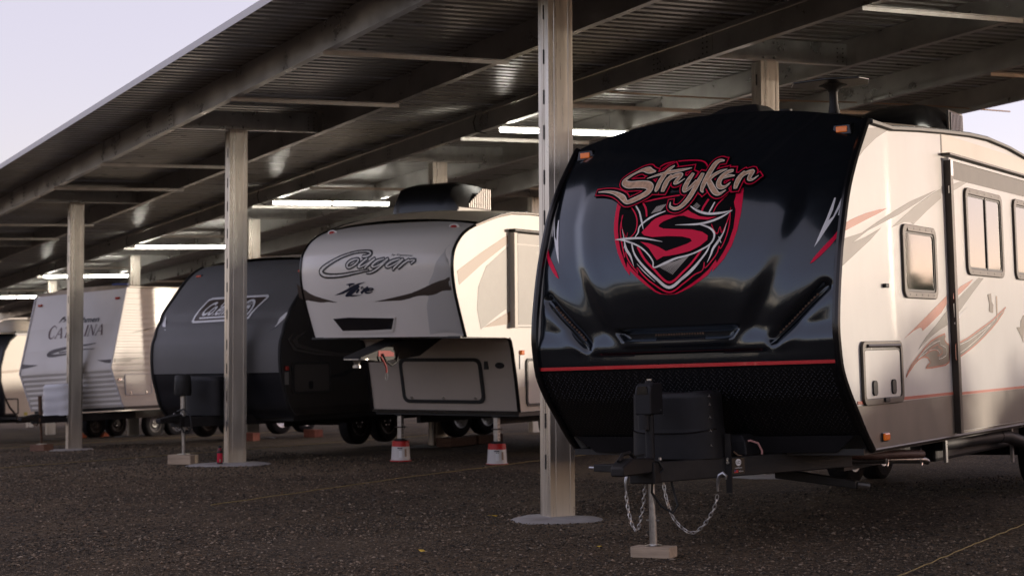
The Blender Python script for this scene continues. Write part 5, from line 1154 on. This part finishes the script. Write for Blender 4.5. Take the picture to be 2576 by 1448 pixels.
# ------------------------------------------------------------------ dark grey trailer
def jack_tongue(t, jy, ztop, zfoot, matn, W=1.15, zr=.52, tip=None, reach=.86):
    tip = jy-.10 if tip is None else tip
    for s in (-1, 1):
        a0, a1 = Vector((s*.05, tip, zr)), Vector((s*reach*.95, .95, zr)); dv = (a1-a0).normalized(); nv = Vector((dv.y, -dv.x, 0))*.025
        V = [p+n_+Vector((0,0,h)) for p in (a0, a1) for n_ in (-nv, nv) for h in (0, .13)]
        MB().add(V, [(0,1,3,2),(4,6,7,5),(0,4,5,1),(2,3,7,6),(0,2,6,4),(1,5,7,3)]).obj('drawbar_rail', 'frame_black', t)
    MB().box(-.09, .09, tip-.05, tip+.08, zr, zr+.14).obj('drawbar_head', 'frame_black', t, bevel=.01)
    MB().add([(-.045,tip-.38,zr+.06),(.045,tip-.38,zr+.06),(.045,tip-.38,zr+.12),(-.045,tip-.38,zr+.12),(-.08,tip,zr+.06),(.08,tip,zr+.06),(.08,tip,zr+.17),(-.08,tip,zr+.17)], [(0,3,2,1),(4,5,6,7),(0,1,5,4),(1,2,6,5),(2,3,7,6),(3,0,4,7)]).obj('coupler', 'frame_black', t, bevel=.01)
    j = MB().cyl((0, jy, zr), (0, jy, ztop), .034, 14).obj('tongue_jack', matn, t, smooth=True)
    MB().cyl((0, jy, zfoot), (0, jy, zr+.05), .024, 12).obj('inner_tube', 'zinc' if matn != 'rust_steel' else 'rust_steel', j, smooth=True)
    MB().lathe([(zfoot-.014,.001),(zfoot-.014,.085),(zfoot-.006,.085),(zfoot,.03)], (0, jy, 0), 'z', 16).obj('foot_plate', 'zinc', j, smooth=40)
    return j
def build_grey():
    W = 1.15; M = tilt(-9.361, .0597, 30, .005, .02)
    t = empty('travel_trailer', M, 'dark grey round nosed travel trailer with a white outlined name panel', 'trailer', 'travel trailers parked under the canopy')
    prof = [(hermite(z, GZ, GY), z) for z in [.63+.0528*k for k in range(41)]]
    roof = [(1.6,2.80),(7.6,2.78)]
    body_shell(t, 2*W, prof, roof, 7.6, .60, {'side': 'side_dark', 'roof': 'roof_tan'}, .08)
    for s in (1, -1):
        P = [(s*(W-.002), y-.005, z) for y, z in prof]; MB().tube(P, .024, 8).obj('corner_trim', 'rubber', t, smooth=True)
    def zt(x): return 2.735+.07*(1-abs(x/1.15)**2.2)
    def cf(u, v):
        x = -1.135+2.27*u; z = 1.215+(zt(x)-1.215)*v; return (x, grey_cap(x, z), z)
    mb = MB().grid(50, 60, cf); mb.open = True; cap = mb.obj('front_cap', 'cap_grey', t, smooth=True)
    mb = MB().grid(40, 24, lambda u, v: (-1.135+2.27*u, grey_cap(-1.135+2.27*u, .60+.605*v)+.004, .60+.605*v)); mb.open = True; mb.obj('lower_front', 'cap_dark', t, smooth=True)
    p = DEC['m_panel'][1]
    def quad(u, v):
        a = [p[0], (p[0][0]+1.085, p[0][1]+.005), (p[3][0]+.03, p[3][1]+.0), (p[1][0]-.01, p[1][1]+.005)]
        return ((1-u)*(1-v)*a[0][0]+u*(1-v)*a[1][0]+u*v*a[2][0]+(1-u)*v*a[3][0], (1-u)*(1-v)*a[0][1]+u*(1-v)*a[1][1]+u*v*a[2][1]+(1-u)*v*a[3][1])
    A0, A1, A2, A3 = (-.47,1.925), (.52,1.945), (.70,2.262), (-.34,2.250)
    def bil(u, v): return tuple((1-u)*(1-v)*A0[i]+u*(1-v)*A1[i]+u*v*A2[i]+(1-u)*v*A3[i] for i in (0, 1))
    rr = [bil(u, v) for u, v in rrect(0, 1, 0, 1, .09)]
    m = MB(); m.open = True; drape_poly(m, rr, grey_cap, .004, .035); nm = m.obj('name_panel', 'decal_darkbrown', t, smooth=True)
    m = MB(); m.open = True; S = [(x, z, .030) for x, z in rr+[rr[0]]]; drape_stroke(m, S, grey_cap, .012, sub=4); m.obj('panel_outline', 'decal_white', nm, smooth=True)
    m = MB(); m.open = True; a, b, c = bil(.105,.24), bil(.715,.24), bil(.105,.84); text_map(m, 'Coleman', 0, a, b, c, grey_cap, .014, .30, .022); m.obj('name_lettering', 'decal_white', nm)
    m = MB(); m.open = True; drape_stroke(m, [(*bil(.10,.16),.022),(*bil(.40,.16),.022),(*bil(.70,.16),.022)], grey_cap, .012); m.obj('name_underline', 'decal_white', nm)
    cx, cz = bil(.845,.50); m = MB(); m.open = True
    drape_stroke(m, [(cx+.085*math.cos(a_), cz+.105*math.sin(a_), .030) for a_ in [k*math.pi/9 for k in range(19)]], grey_cap, .012, sub=2)
    drape_stroke(m, [(cx,cz-.10,.06),(cx,cz-.03,.06)], grey_cap, .0125); drape_stroke(m, [(cx-.035,cz+.01,.05),(cx+.035,cz+.01,.05)], grey_cap, .013)
    for k in range(5): drape_stroke(m, [(cx-.045+.0225*k, cz+.04,.008),(cx-.06+.03*k, cz+.085,.008)], grey_cap, .0135)
    m.obj('lantern_mark', 'decal_white', nm)
    for key in ('m_flash_l', 'm_flash_r', 'm_flash_b'):
        m = MB(); m.open = True; drape_poly(m, DEC[key][1], grey_cap, .004, .05); m.obj('cap_flash', 'decal_white' if key != 'm_flash_b' else 'decal_navy', cap)
    for s in (-1, 1):
        x, z = s*.93, 2.60; y = grey_cap(x, z); b = MB().box(x-.055, x+.055, y-.018, y+.03, z-.022, z+.022).obj('marker_light', 'rubber', t, bevel=.01); MB().box(x-.045, x+.045, y-.026, y-.01, z-.016, z+.016).obj('lens', 'red_lens', b, bevel=.006)
    for key in ('ms_curve1', 'ms_curve2', 'ms_curve3'): decal_side('side_graphic', key, W+.001+.001*int(key[-1]), t, 'side_dark_line' if key != 'ms_curve2' else 'decal_black')
    d = ring_part('storage_door', t, 'x', W+.002, W+.02, (.28, 1.10, .925, 1.345), .028, .05, 'seal')
    plate('door_leaf', d, 'x', W+.002, W+.010, rrect(.30, 1.08, .945, 1.325, .04), 'side_dark_line'); plate('latch', d, 'x', W+.010, W+.024, rrect(.62,.70,.98,1.09,.03), 'plastic_black')
    MB().box(W+.001, W+.025, .13, .19, 1.24, 1.30).obj('side_marker', 'red_lens', t, bevel=.01); MB().box(W+.001, W+.006, .12, .20, 1.05, 1.22).obj('reflector_plate', 'decal_greyl', t)
    j = jack_tongue(t, -.60, 1.02, .165, 'zinc')
    # padded jack cover and gas bottle cover
    MB().lathe([(.93,.10),(.96,.115),(1.12,.112),(1.19,.105),(1.21,.08),(1.215,.001)], (0,-.60,0), 'z', 18).obj('jack_hood', 'rubber', j, smooth=50)
    def cov(u, v):
        a = 2*math.pi*u; ca, sa = math.cos(a), math.sin(a); n_ = 3.2
        k = 1-.05*v-(.10*((v-.93)/.07)**2 if v > .93 else 0)
        return (.05+.33*abs(ca)**(2/n_)*math.copysign(1, ca)*k, -.16+.20*abs(sa)**(2/n_)*math.copysign(1, sa)*k, .66+.52*v+.012*math.sin(2*a)*(v > .9))
    mb = MB().grid(44, 16, cov); mb.add([cov(i/44, 1.) for i in range(44)], [tuple(range(44))]); mb.open = True; mb.obj('gas_bottle_cover', 'plastic_black', t, smooth=50)
    def ch(P, nm_):
        for k, (a, b) in enumerate(zip(P[:-1], P[1:])):
            m_ = (Vector(a)+Vector(b))/2; d_ = (Vector(b)-Vector(a)).normalized(); q = Vector((0,0,1)).rotation_difference(d_).to_matrix() @ Matrix.Rotation(R(90*(k % 2)), 3, 'Z')
            MB().tube([m_+q @ Vector((.016*math.cos(2*math.pi*i/12), 0, .028*math.sin(2*math.pi*i/12))) for i in range(13)], .006, 6, False).obj(nm_, 'steel', t, smooth=True)
    ch([(-.10,-.66,.70),(-.11,-.67,.65),(-.11,-.67,.60),(-.10,-.67,.55),(-.07,-.67,.50),(-.02,-.67,.47),(.02,-.67,.50)], 'chain_link')
    ch([(.05,-.68,.72),(.06,-.69,.67),(.065,-.69,.62),(.07,-.69,.57),(.065,-.69,.52),(.07,-.68,.47),(.07,-.68,.42)], 'chain_link')
    MB().tube([(-.05,-.66,.72),(.10,-.70,.76),(.22,-.70,.66),(.24,-.70,.52),(.18,-.70,.44),(.10,-.70,.45),(.06,-.70,.52)], .012, 8).obj('trailer_cable', 'rubber', t, smooth=True)
    for x in (-.95, 1.0):
        for y in (4.47, 5.25): wheel(t, x, y, .35, .21, 'rim_silver' if x > 0 else 'rim_dark', z=.35 if x < 0 else .49)
    for x in (-.6, .6): MB().box(x-.03, x+.03, .8, 7.4, .46, .58).obj('chassis_rail', 'frame_black', t)
    st = MB().box(.30, 1.0, 1.35, 1.45, .46, .52).obj('stabiliser_arm', 'frame_black', t); MB().cyl((1.0,1.40,.49), (1.08,1.40,.49), .03, 8).obj('drive_nut', 'frame_black', st)
    return M
GM = build_grey()
b = MB().box(-.19, .19, -.09, .09, 0, .125).obj('wood_block', 'wood', bevel=.006); b.matrix_world = GM @ Matrix.Translation((-.01,-.60,.022)) @ Matrix.Rotation(R(4), 4, 'Z')
tag(b, 'timber block under the tongue jack of the dark grey trailer', 'wood block', 'blocks under the jack feet')
for k, (y, nm) in enumerate(((4.47, 'front wheel'), (5.25, 'rear wheel'))):
    b = MB().box(-.14, .14, -.36, .36, 0, .135).obj('levelling_block', 'wood_dark', bevel=.008); b.matrix_world = GM @ Matrix.Translation((1.0, y, .003))
    tag(b, 'brown timber levelling block under the %s of the dark grey trailer' % nm, 'levelling block', 'levelling blocks under the wheels')

# ------------------------------------------------------------------ corrugated white trailer
def build_white():
    W = 1.15; M = tilt(-17.662, .061, 30, .043, .02)
    t = empty('travel_trailer', M, 'older white travel trailer with corrugated metal siding and a white gas bottle cover', 'trailer', 'travel trailers parked under the canopy')
    def corr(V, depth, axis):
        return V
    prof = [(white_front(0, z), z) for z in (.715,1.417,2.83)]
    # corrugated side sheets
    zs = [.72+.0205*k for k in range(104)]
    for s in (1, -1):
        V = []; F = []
        for i, z in enumerate(zs):
            d_ = .007*(0.5-0.5*math.cos(2*math.pi*((z-.72) % .1025)/.1025))*(1 if z > 1.0 else .15); V += [(s*(W-.004+d_), white_front(0, z)+.005, z), (s*(W-.004+d_), 7.4, z)]
        F = [(2*i, 2*i+1, 2*i+3, 2*i+2) for i in range(len(zs)-1)]
        mb = MB(); mb.open = True; mb.add(V, F); mb.obj('side_wall', 'skin_white2', t, smooth=True)
        MB().tube([(s*(W-.004), y-.004, z) for y, z in prof+[(.58,2.86)]], .018, 6).obj('corner_trim', 'trim_pale', t, smooth=True)
        MB().tube([(s*(W+.006), y, 2.855) for y in (.55,2,4,7.4)], .018, 6).obj('gutter', 'skin_cream', t, smooth=True)
    V = []; nx = 8; zz = []
    z = .715
    while z < 1.417: zz.append(z); z += .0135
    z = 1.417
    zz += [1.417, 1.60, 1.78, 1.80, 1.82, 1.84, 2.0, 2.18, 2.20, 2.22, 2.24, 2.45, 2.6, 2.83]
    for z in zz:
        d_ = .016*(.5-.5*math.cos(2*math.pi*((z-.715) % .0878)/.0878)) if z < 1.41 else (.006 if z in (1.80,1.82,2.20,2.22) else 0)
        for i in range(nx+1): V.append((-W+.012+(2*W-.024)*i/nx, white_front(0, z)-d_+.004, z))
    mb = MB(); mb.open = True; mb.add(V, [(j*(nx+1)+i, j*(nx+1)+i+1, (j+1)*(nx+1)+i+1, (j+1)*(nx+1)+i) for j in range(len(zz)-1) for i in range(nx)]); fr = mb.obj('front_wall', 'skin_white2', t, smooth=30)
    V = []
    for y, z in ((.51,2.83),(.56,2.87),(.70,2.885),(7.4,2.87)):
        for i in range(9): u = i/4-1; V.append((u*W, y, z+.05*(1-u*u)*(z > 2.85)))
    mb = MB(); mb.open = True; mb.add(V, [(j*9+i, j*9+i+1, (j+1)*9+i+1, (j+1)*9+i) for j in range(3) for i in range(8)]); mb.obj('roof', 'roof_tan', t, smooth=True)
    MB().box(-W+.02, W-.02, .36, 7.38, .66, .72).obj('underbelly', 'seal', t); MB().box(-W+.02, W-.02, 7.37, 7.4, .72, 2.85).obj('rear_wall', 'skin_white2', t)
    wf = white_front
    # serif name lettering
    def glyph(ch):
        G = {'C': [[(.95,.80,.05),(.75,.97,.07),(.45,1.0,.13),(.12,.75,.20),(.08,.45,.20),(.25,.12,.18),(.55,0,.11),(.85,.10,.06),(.97,.24,.03)],[(.95,.72,.03),(.95,.95,.03)]],
             'A': [[(.05,0,.07),(.50,1.0,.09)],[(.50,1.0,.12),(.93,0,.19)],[(.25,.36,.06),(.75,.36,.06)],[(-.06,0,.05),(.2,0,.05)],[(.74,0,.05),(1.06,0,.05)]],
             'T': [[(.5,0,.18),(.5,1,.18)],[(.02,.97,.07),(.98,.97,.07)],[(.03,.97,.04),(.02,.75,.03)],[(.97,.97,.04),(.98,.75,.03)],[(.3,0,.05),(.7,0,.05)]],
             'L': [[(.25,0,.18),(.25,1,.18)],[(.05,1,.05),(.5,1,.05)],[(.05,.02,.06),(.9,.02,.06)],[(.92,.02,.04),(.97,.25,.03)]],
             'I': [[(.5,0,.20),(.5,1,.20)],[(.2,1,.05),(.8,1,.05)],[(.2,0,.05),(.8,0,.05)]],
             'N': [[(.12,0,.07),(.12,1,.07)],[(.12,1,.10),(.85,0,.19)],[(.86,0,.07),(.86,1,.07)],[(-.04,0,.05),(.30,0,.05)],[(-.04,1,.05),(.2,1,.05)],[(.70,1,.05),(1.02,1,.05)]]}
        return G[ch]
    m = MB(); m.open = True; x = -.62; p = DEC['t_text1'][1]; hgt = .19; k_ = 0
    for i, c in enumerate('CATALINA'):
        wd = {'I': .075, 'A': .178, 'C': .170, 'N': .175, 'T': .150, 'L': .130}[c]; hh = hgt*(1.18 if i == 0 else 1.0)
        for S in glyph(c):
            drape_stroke(m, [(x+u*wd+.035*v, 2.022+v*hh, q*.17) for u, v, q in S], wf, .004+.0003*(k_ % 5), sub=3); k_ += 1
        x += wd+.022
    m.obj('name_lettering', 'decal_maroon', fr)
    p = DEC['t_text2'][1]; m = MB(); m.open = True; text_map(m, 'Coachmen', 0, (-.20,2.275), (.62,2.262), (-.20,2.375), wf, .004, .22, .02); m.obj('maker_lettering', 'decal_black', fr)
    m = MB(); m.open = True
    for i, S in enumerate(DEC['t_swoosh'][1]): drape_stroke(m, S, wf, .005+i*.0004)
    m.obj('front_graphic', 'decal_darkbrown', fr)
    for key in ('t_dart_l', 't_dart_r'):
        m = MB(); m.open = True; drape_poly(m, DEC[key][1], wf, .005, .06); m.obj('front_graphic', 'decal_darkbrown', fr)
    for key in ('ts_dart', 'ts_dart2'): decal_side('side_graphic', key, W+.005, t, 'decal_greyl')
    for s in (-1, 1):
        x, z = s*.98, 2.66; y = wf(x, z); MB().box(x-.05, x+.05, y-.03, y+.01, z-.022, z+.022).obj('marker_light', 'red_lens', t, bevel=.012)
    d = ring_part('storage_door', t, 'x', W+.002, W+.016, (.37, 1.04, .915, 1.30), .022, .05, 'trim_pale')
    plate('door_leaf', d, 'x', W+.001, W+.010, rrect(.388, 1.02, .933, 1.282, .04), 'skin_white2')
    for y in (.50, .90): MB().box(W+.008, W+.022, y-.01, y+.01, .93, .985).obj('latch', 'steel', d)
    MB().box(W+.003, W+.02, .20, .29, 1.18, 1.22).obj('side_marker', 'red_lens', t, bevel=.008)
    j = jack_tongue(t, -.55, .985, .145, 'rust_steel', zr=.50); 
    def cov(u, v):
        a = 2*math.pi*u; ca, sa = math.cos(a), math.sin(a); n_ = 3.
        k = 1-.06*v-(.14*((v-.9)/.1)**2 if v > .9 else 0)+.012*math.sin((v-.15*math.sin(a))*19)
        return (.07+.34*abs(ca)**(2/n_)*math.copysign(1, ca)*k, -.14+.20*abs(sa)**(2/n_)*math.copysign(1, sa)*k, .62+.56*v)
    mb = MB().grid(44, 30, cov); mb.add([cov(i/44, 1.) for i in range(44)], [tuple(range(44))]); mb.open = True; mb.obj('gas_bottle_cover', 'tank_white', t, smooth=50)
    for x in (-.95, 1.0):
        for y in (4.77, 5.55): wheel(t, x, y, .34, .20, 'rim_silver' if x > 0 else 'rim_dark', z=.36)
    for x in (-.6, .6): MB().box(x-.03, x+.03, .8, 7.2, .50, .64).obj('chassis_rail', 'frame_black', t)
    MB().tube([(.05,-.62,.66),(.10,-.66,.55),(.02,-.66,.47),(-.10,-.64,.50),(-.14,-.60,.62)], .014, 6).obj('safety_chain', 'rust_steel', t, smooth=True)
    MB().tube([(.7,.62,2.93),(.9,.60,2.92),(1.1,.60,2.905)], .018, 6).obj('roof_cable', 'sticker_blue', t, smooth=True)
    return M
WM = build_white()
b = MB().box(-.20, .20, -.10, .10, 0, .115).obj('wood_block', 'wood_dark', bevel=.006); b.matrix_world = WM @ Matrix.Translation((0,-.55,.016)) @ Matrix.Rotation(R(-6), 4, 'Z')
tag(b, 'dark brown block under the rusty tongue jack of the corrugated white trailer', 'wood block', 'blocks under the jack feet')

# ------------------------------------------------------------------ cream trailer beyond
def build_cream():
    W = 1.15; M = tilt(-26.3, .06, 30, .02, .02)
    t = empty('travel_trailer', M, 'cream travel trailer with a dark curved front edge beyond the corrugated white trailer', 'trailer', 'travel trailers parked under the canopy')
    prof = [(.32,.60),(.10,.82),(-.06,1.1),(-.14,1.4),(-.13,1.7),(-.02,2.05),(.14,2.28),(.33,2.41)]
    body_shell(t, 2*W, prof, [(1.0,2.42),(7.2,2.40)], 7.2, .58, {'side': 'skin_cream', 'roof': 'roof_tan'}, .05)
    P = [(-W+.01, y, z) for y, z in prof]; mb = MB(); mb.open = True
    mb.add([(x, y-.005, z) for y, z in prof for x in (-W+.01, W-.01)], [(2*i, 2*i+1, 2*i+3, 2*i+2) for i in range(len(prof)-1)]); mb.obj('front_cap', 'cap_dark', t, smooth=True)
    for s in (1, -1): MB().tube([(s*W, y, z) for y, z in prof], .03, 6).obj('corner_trim', 'rubber', t, smooth=True)
    d = ring_part('storage_door', t, 'x', W+.002, W+.016, (-.05, .36, .655, 1.01), .03, .04, 'seal'); plate('door_leaf', d, 'x', W+.001, W+.010, rrect(-.03, .34, .675, .99, .03), 'skin_cream')
    MB().box(W+.001, W+.004, .52, .62, .62, .69).obj('warning_sticker', 'sticker_yellow', t)
    MB().box(W-.01, W+.03, .30, 6.0, 2.46, 2.50).obj('awning_rail', 'seal', t); MB().box(W, W+.02, .30, 6.0, 2.40, 2.45).obj('gutter', 'trim_pale', t)
    plate('side_graphic', t, 'x', W+.001, W+.003, [(-.14,1.62),(.3,1.64),(.75,1.66),(.3,1.58),(-.14,1.56)], 'decal_tan')
    ac = MB().grid(16, 8, lambda u, v: (.75+.42*math.cos(2*math.pi*u)*math.cos(v*1.57)**.5, .75+.55*math.sin(2*math.pi*u)*math.cos(v*1.57)**.5, 2.48+.30*math.sin(v*1.57))); ac.open = True; ac.obj('roof_vent', 'skin_cream', t, smooth=True)
    P = [(1.6,2.45),(1.62,2.66),(1.75,2.78),(2.3,2.80),(2.4,2.72),(2.42,2.45)]
    a = MB().prism(P, 'x', .35, 1.05).obj('air_conditioner', 'skin_cream', t, bevel=.03)
    for k in range(10): MB().box(1.05, 1.06, 1.75+.06*k, 1.77+.06*k, 2.60, 2.70).obj('fin', 'decal_darkbrown', a)
    for x in (-1.0, 1.0):
        for y in (4.74, 5.49): wheel(t, x, y, .33, .20, 'rim_dark', z=.25)
    jack_tongue(t, -.6, .95, .12, 'frame_black', zr=.46)
    for x in (-.6, .6): MB().box(x-.03, x+.03, .8, 7.0, .44, .57).obj('chassis_rail', 'frame_black', t)
    # scissor jack
    P = [(.75,6.3,.06),(.75,6.05,.27),(.75,6.3,.46)]; Q = [(.75,6.3,.06),(.75,6.55,.27),(.75,6.3,.46)]
    sj = MB(); sj.tube(P, .028, 6); sj.tube(Q, .028, 6); sj.cyl((.75,6.02,.27), (.75,6.58,.27), .02, 6); sj.box(.66,.84,6.2,6.4,-.08,.04); sj.obj('scissor_jack', 'frame_black', t)
    return M
KM = build_cream()
for k, (y, s) in enumerate(((4.74, -1), (5.49, -1))):
    c = MB().prism([(-.16,0),(.12,0),(.12,.05),(-.02,.15)], 'x', -.08, .08).obj('wheel_chock', 'chock', bevel=.006); c.matrix_world = KM @ Matrix.Translation((-1.0, y-.42, -.085))
    tag(c, 'orange wheel chock in front of the %s wheel of the cream trailer' % ('front' if k == 0 else 'rear'), 'wheel chock', 'orange wheel chocks')
# ------------------------------------------------------------------ small things
def bottle(x, y):
    t = empty('drink_bottle', Matrix.Translation((x, y, gz(x, y)+.028)), 'red sports drink bottle with a black cap at the foot of the post', 'bottle')
    MB().lathe([(0,.001),(0,.034),(.006,.038),(.05,.038),(.14,.037),(.15,.037),(.175,.035),(.19,.026),(.20,.018),(.205,.017)], (0,0,0), 'z', 20).obj('body', 'bottle_red', t, smooth=40)
    MB().lathe([(.14,.0375),(.165,.038),(.185,.031),(.192,.027)], (0,0,0), 'z', 20).obj('shoulder_band', 'rubber', t, smooth=40)
    MB().lathe([(.203,.019),(.203,.024),(.235,.023),(.24,.001)], (0,0,0), 'z', 16).obj('cap', 'rubber', t, smooth=40)
    MB().lathe([(.002,.0385),(.018,.0388),(.020,.038)], (0,0,0), 'z', 20).obj('base_band', 'rubber', t, smooth=40)
    m = MB(); m.open = True; V = []
    for k in range(4):
        a = R(-30+12*k)
        for z in (.025,.06): V.append((.0386*math.cos(a), .0386*math.sin(a), z))
    m.add(V, [(2*k, 2*k+2, 2*k+3, 2*k+1) for k in range(3)]); m.obj('label_print', 'decal_tan', t)
bottle(-8.47, -.16)
for i, (x, y, lab) in enumerate(((1.673,-2.041,'yellow fallen leaf on the gravel in front of the post'), (-.42,-.36,'yellow fallen leaf at the edge of the round footing'), (2.3,-.9,'yellow fallen leaf on the gravel by the jack of the black trailer'))):
    o = MB().add([(-.05,0,.002),(-.02,.022,.010),(.03,.018,.006),(.055,0,.012),(.03,-.02,.004),(-.02,-.02,.012)], [(0,1,2,3,4,5)]).obj('fallen_leaf', 'leaf_yellow'); o.location = (x, y, gz(x, y)+.022); o.rotation_euler = (0, .1, i*1.3); tag(o, lab, 'leaf', 'yellow leaves on the gravel')
for x, y, rz, lab in ((-18.35,3.75,.5,'red brick lying by the back row post behind the dark grey trailer'), (-18.9,5.3,.2,'red brick against the silver wheel of the corrugated white trailer')):
    o = MB().box(-.20,.20,-.10,.10,0,.16).obj('brick', 'brick_red', bevel=.006); o.location = (x, y, gz(x, y)); o.rotation_euler = (0,0,rz); tag(o, lab, 'brick', 'loose bricks under the trailers')
# ------------------------------------------------------------------ beyond the canopy
def wall(x0, y0, x1, y1, h, label):
    t = empty('perimeter_wall', None, label, 'wall', 'boundary walls round the yard')
    d = Vector((x1-x0, y1-y0)); L_ = d.length; d.normalize(); n = int(L_/3.0); a = math.atan2(d.y, d.x)
    for k in range(n):
        x, y = x0+d.x*(k+.5)*L_/n, y0+d.y*(k+.5)*L_/n
        p = MB().box(-L_/n/2+.01, L_/n/2-.01, -.09, .09, -.4, h).obj('wall_panel', 'block_wall', t); p.location = (x, y, gz(x, y)); p.rotation_euler = (0,0,a)
        q = MB().box(-.13, .13, -.14, .14, -.4, h+.10).obj('pier', 'block_white', t); q.location = (x0+d.x*k*L_/n, y0+d.y*k*L_/n, gz(x, y)); q.rotation_euler = (0,0,a)
wall(-110, 34, 30, 34, 1.75, 'pale block boundary wall behind the canopy')
def tree(x, y, h, seed):
    rnd = random.Random(seed)
    t = empty('boundary_tree', Matrix.Translation((x, y, gz(x, y)-.1)), 'bushy tree standing behind the boundary wall', 'tree', 'trees behind the boundary wall')
    tr = MB(); tr.tube([(0,0,0),(.05,.02,h*.25),(.0,.08,h*.5),(.1,.05,h*.8)], [.20,.16,.11,.04], 8)
    for k in range(6):
        a = rnd.random()*6.28; z = h*rnd.uniform(.25,.6); r = rnd.uniform(.8,1.6); tr.tube([(0,.03,z), (r*.5*math.cos(a), r*.5*math.sin(a), z+.35), (r*math.cos(a), r*math.sin(a), z+.9)], [.07,.05,.02], 6)
    tr.obj('trunk', 'bark', t, smooth=True)
    V = []; F = []; cl = [(rnd.uniform(-1.9,1.9), rnd.uniform(-1.2,1.2), h*rnd.uniform(.12,.86), rnd.uniform(.45,.9)) for _ in range(34)]
    for _ in range(11000):
        c = rnd.choice(cl); d = Vector((rnd.gauss(0,1), rnd.gauss(0,1), rnd.gauss(0,.8))).normalized()*c[3]*rnd.random()**.4
        p = Vector(c[:3])+d; p.z = min(p.z, h*(1-.02*rnd.random())); s = rnd.uniform(.09,.20); u = Vector((rnd.gauss(0,1), rnd.gauss(0,1), rnd.gauss(0,1))).normalized(); v = u.orthogonal().normalized()*s*.6; u = u*s
        b_ = len(V); V += [p-u, p+v, p+u, p-v]; F.append((b_, b_+1, b_+2, b_+3))
    m = MB(); m.open = True; m.add(V, F); m.obj('crown', 'leaf', t)
    return t
rt = random.Random(5)
TREES = [tree(-62, 40, h, s) for h, s in ((4.55, 20), (4.35, 21), (4.75, 22), (4.5, 23))]
for k in range(4, 38):
    o = copy_tree(TREES[k % 4]); x, y = -62+k*2.5+rt.uniform(-.6,.6), 40+rt.uniform(-1,1)
    o.matrix_world = Matrix.Translation((x, y, gz(x, y)-.1)) @ Matrix.Rotation(math.pi*(k//4 % 2)+rt.uniform(-.3,.3), 4, 'Z') @ Matrix.Diagonal((1, 1, rt.uniform(.95,1.05), 1))
for k, o in enumerate(TREES): o.location.x = -62+k*2.5
# a second canopy with parked trailers on the other side of the drive
def far_canopy():
    c = empty('storage_canopy', None, 'second steel parking canopy on the other side of the drive', 'canopy'); y0, y1 = -38., -26.; x0, x1 = -60., 60.
    for k in range(15):
        for yy in (-35.5, -30.5):
            x = x0+2+8.4*k; MB().box(x-.1, x+.1, yy-.1, yy+.1, gz(x, yy)-.1, 4.35).obj('column', 'galv', c)
    for k in range(5): yy = y0+1+2.5*k; MB().box(x0, x1, yy-.04, yy+.04, 4.35, 4.65).obj('beam', 'galv_beam', c)
    for k in range(60): MB().box(x0+2*k, x0+2*k+1.99, y0, y1, 4.655, 4.70).obj('roof_panel', 'galv_roof', c)
    for k in range(22):
        x = -50+4.6*k+rt.uniform(-.3,.3)
        if k % 5 == 3: continue
        t = empty('box_trailer', tilt(x, -33, 28+180, 0, 0), 'boxy trailer parked under the canopy across the drive', 'trailer', 'trailers under the canopy across the drive'); h = rt.uniform(2.7,3.3); m_ = rt.choice(['skin_dull','skin_dull','skin_cream','decal_greyl','cap_grey'])
        plate('body', t, 'x', -1.2, 1.2, [(-4,.6),(-4.3,1.4),(-3.9,h-.2),(-3.5,h),(3.5,h),(3.7,.6)], m_, bevel=.05)
        MB().box(-1.205,-1.2,-3,3,1.5,2.1).obj('window_band', 'glass_dark', t); MB().box(1.2,1.205,-3,3,1.5,2.1).obj('window_band', 'glass_dark', t)
        for xx in (-1.05,1.05):
            for yy in (.4,1.3): MB().lathe([(-.1,.2),(-.1,.33),(.1,.33),(.1,.2)], (xx, yy, .33), 'x', 18).obj('wheel', 'tyre', t)
far_canopy()
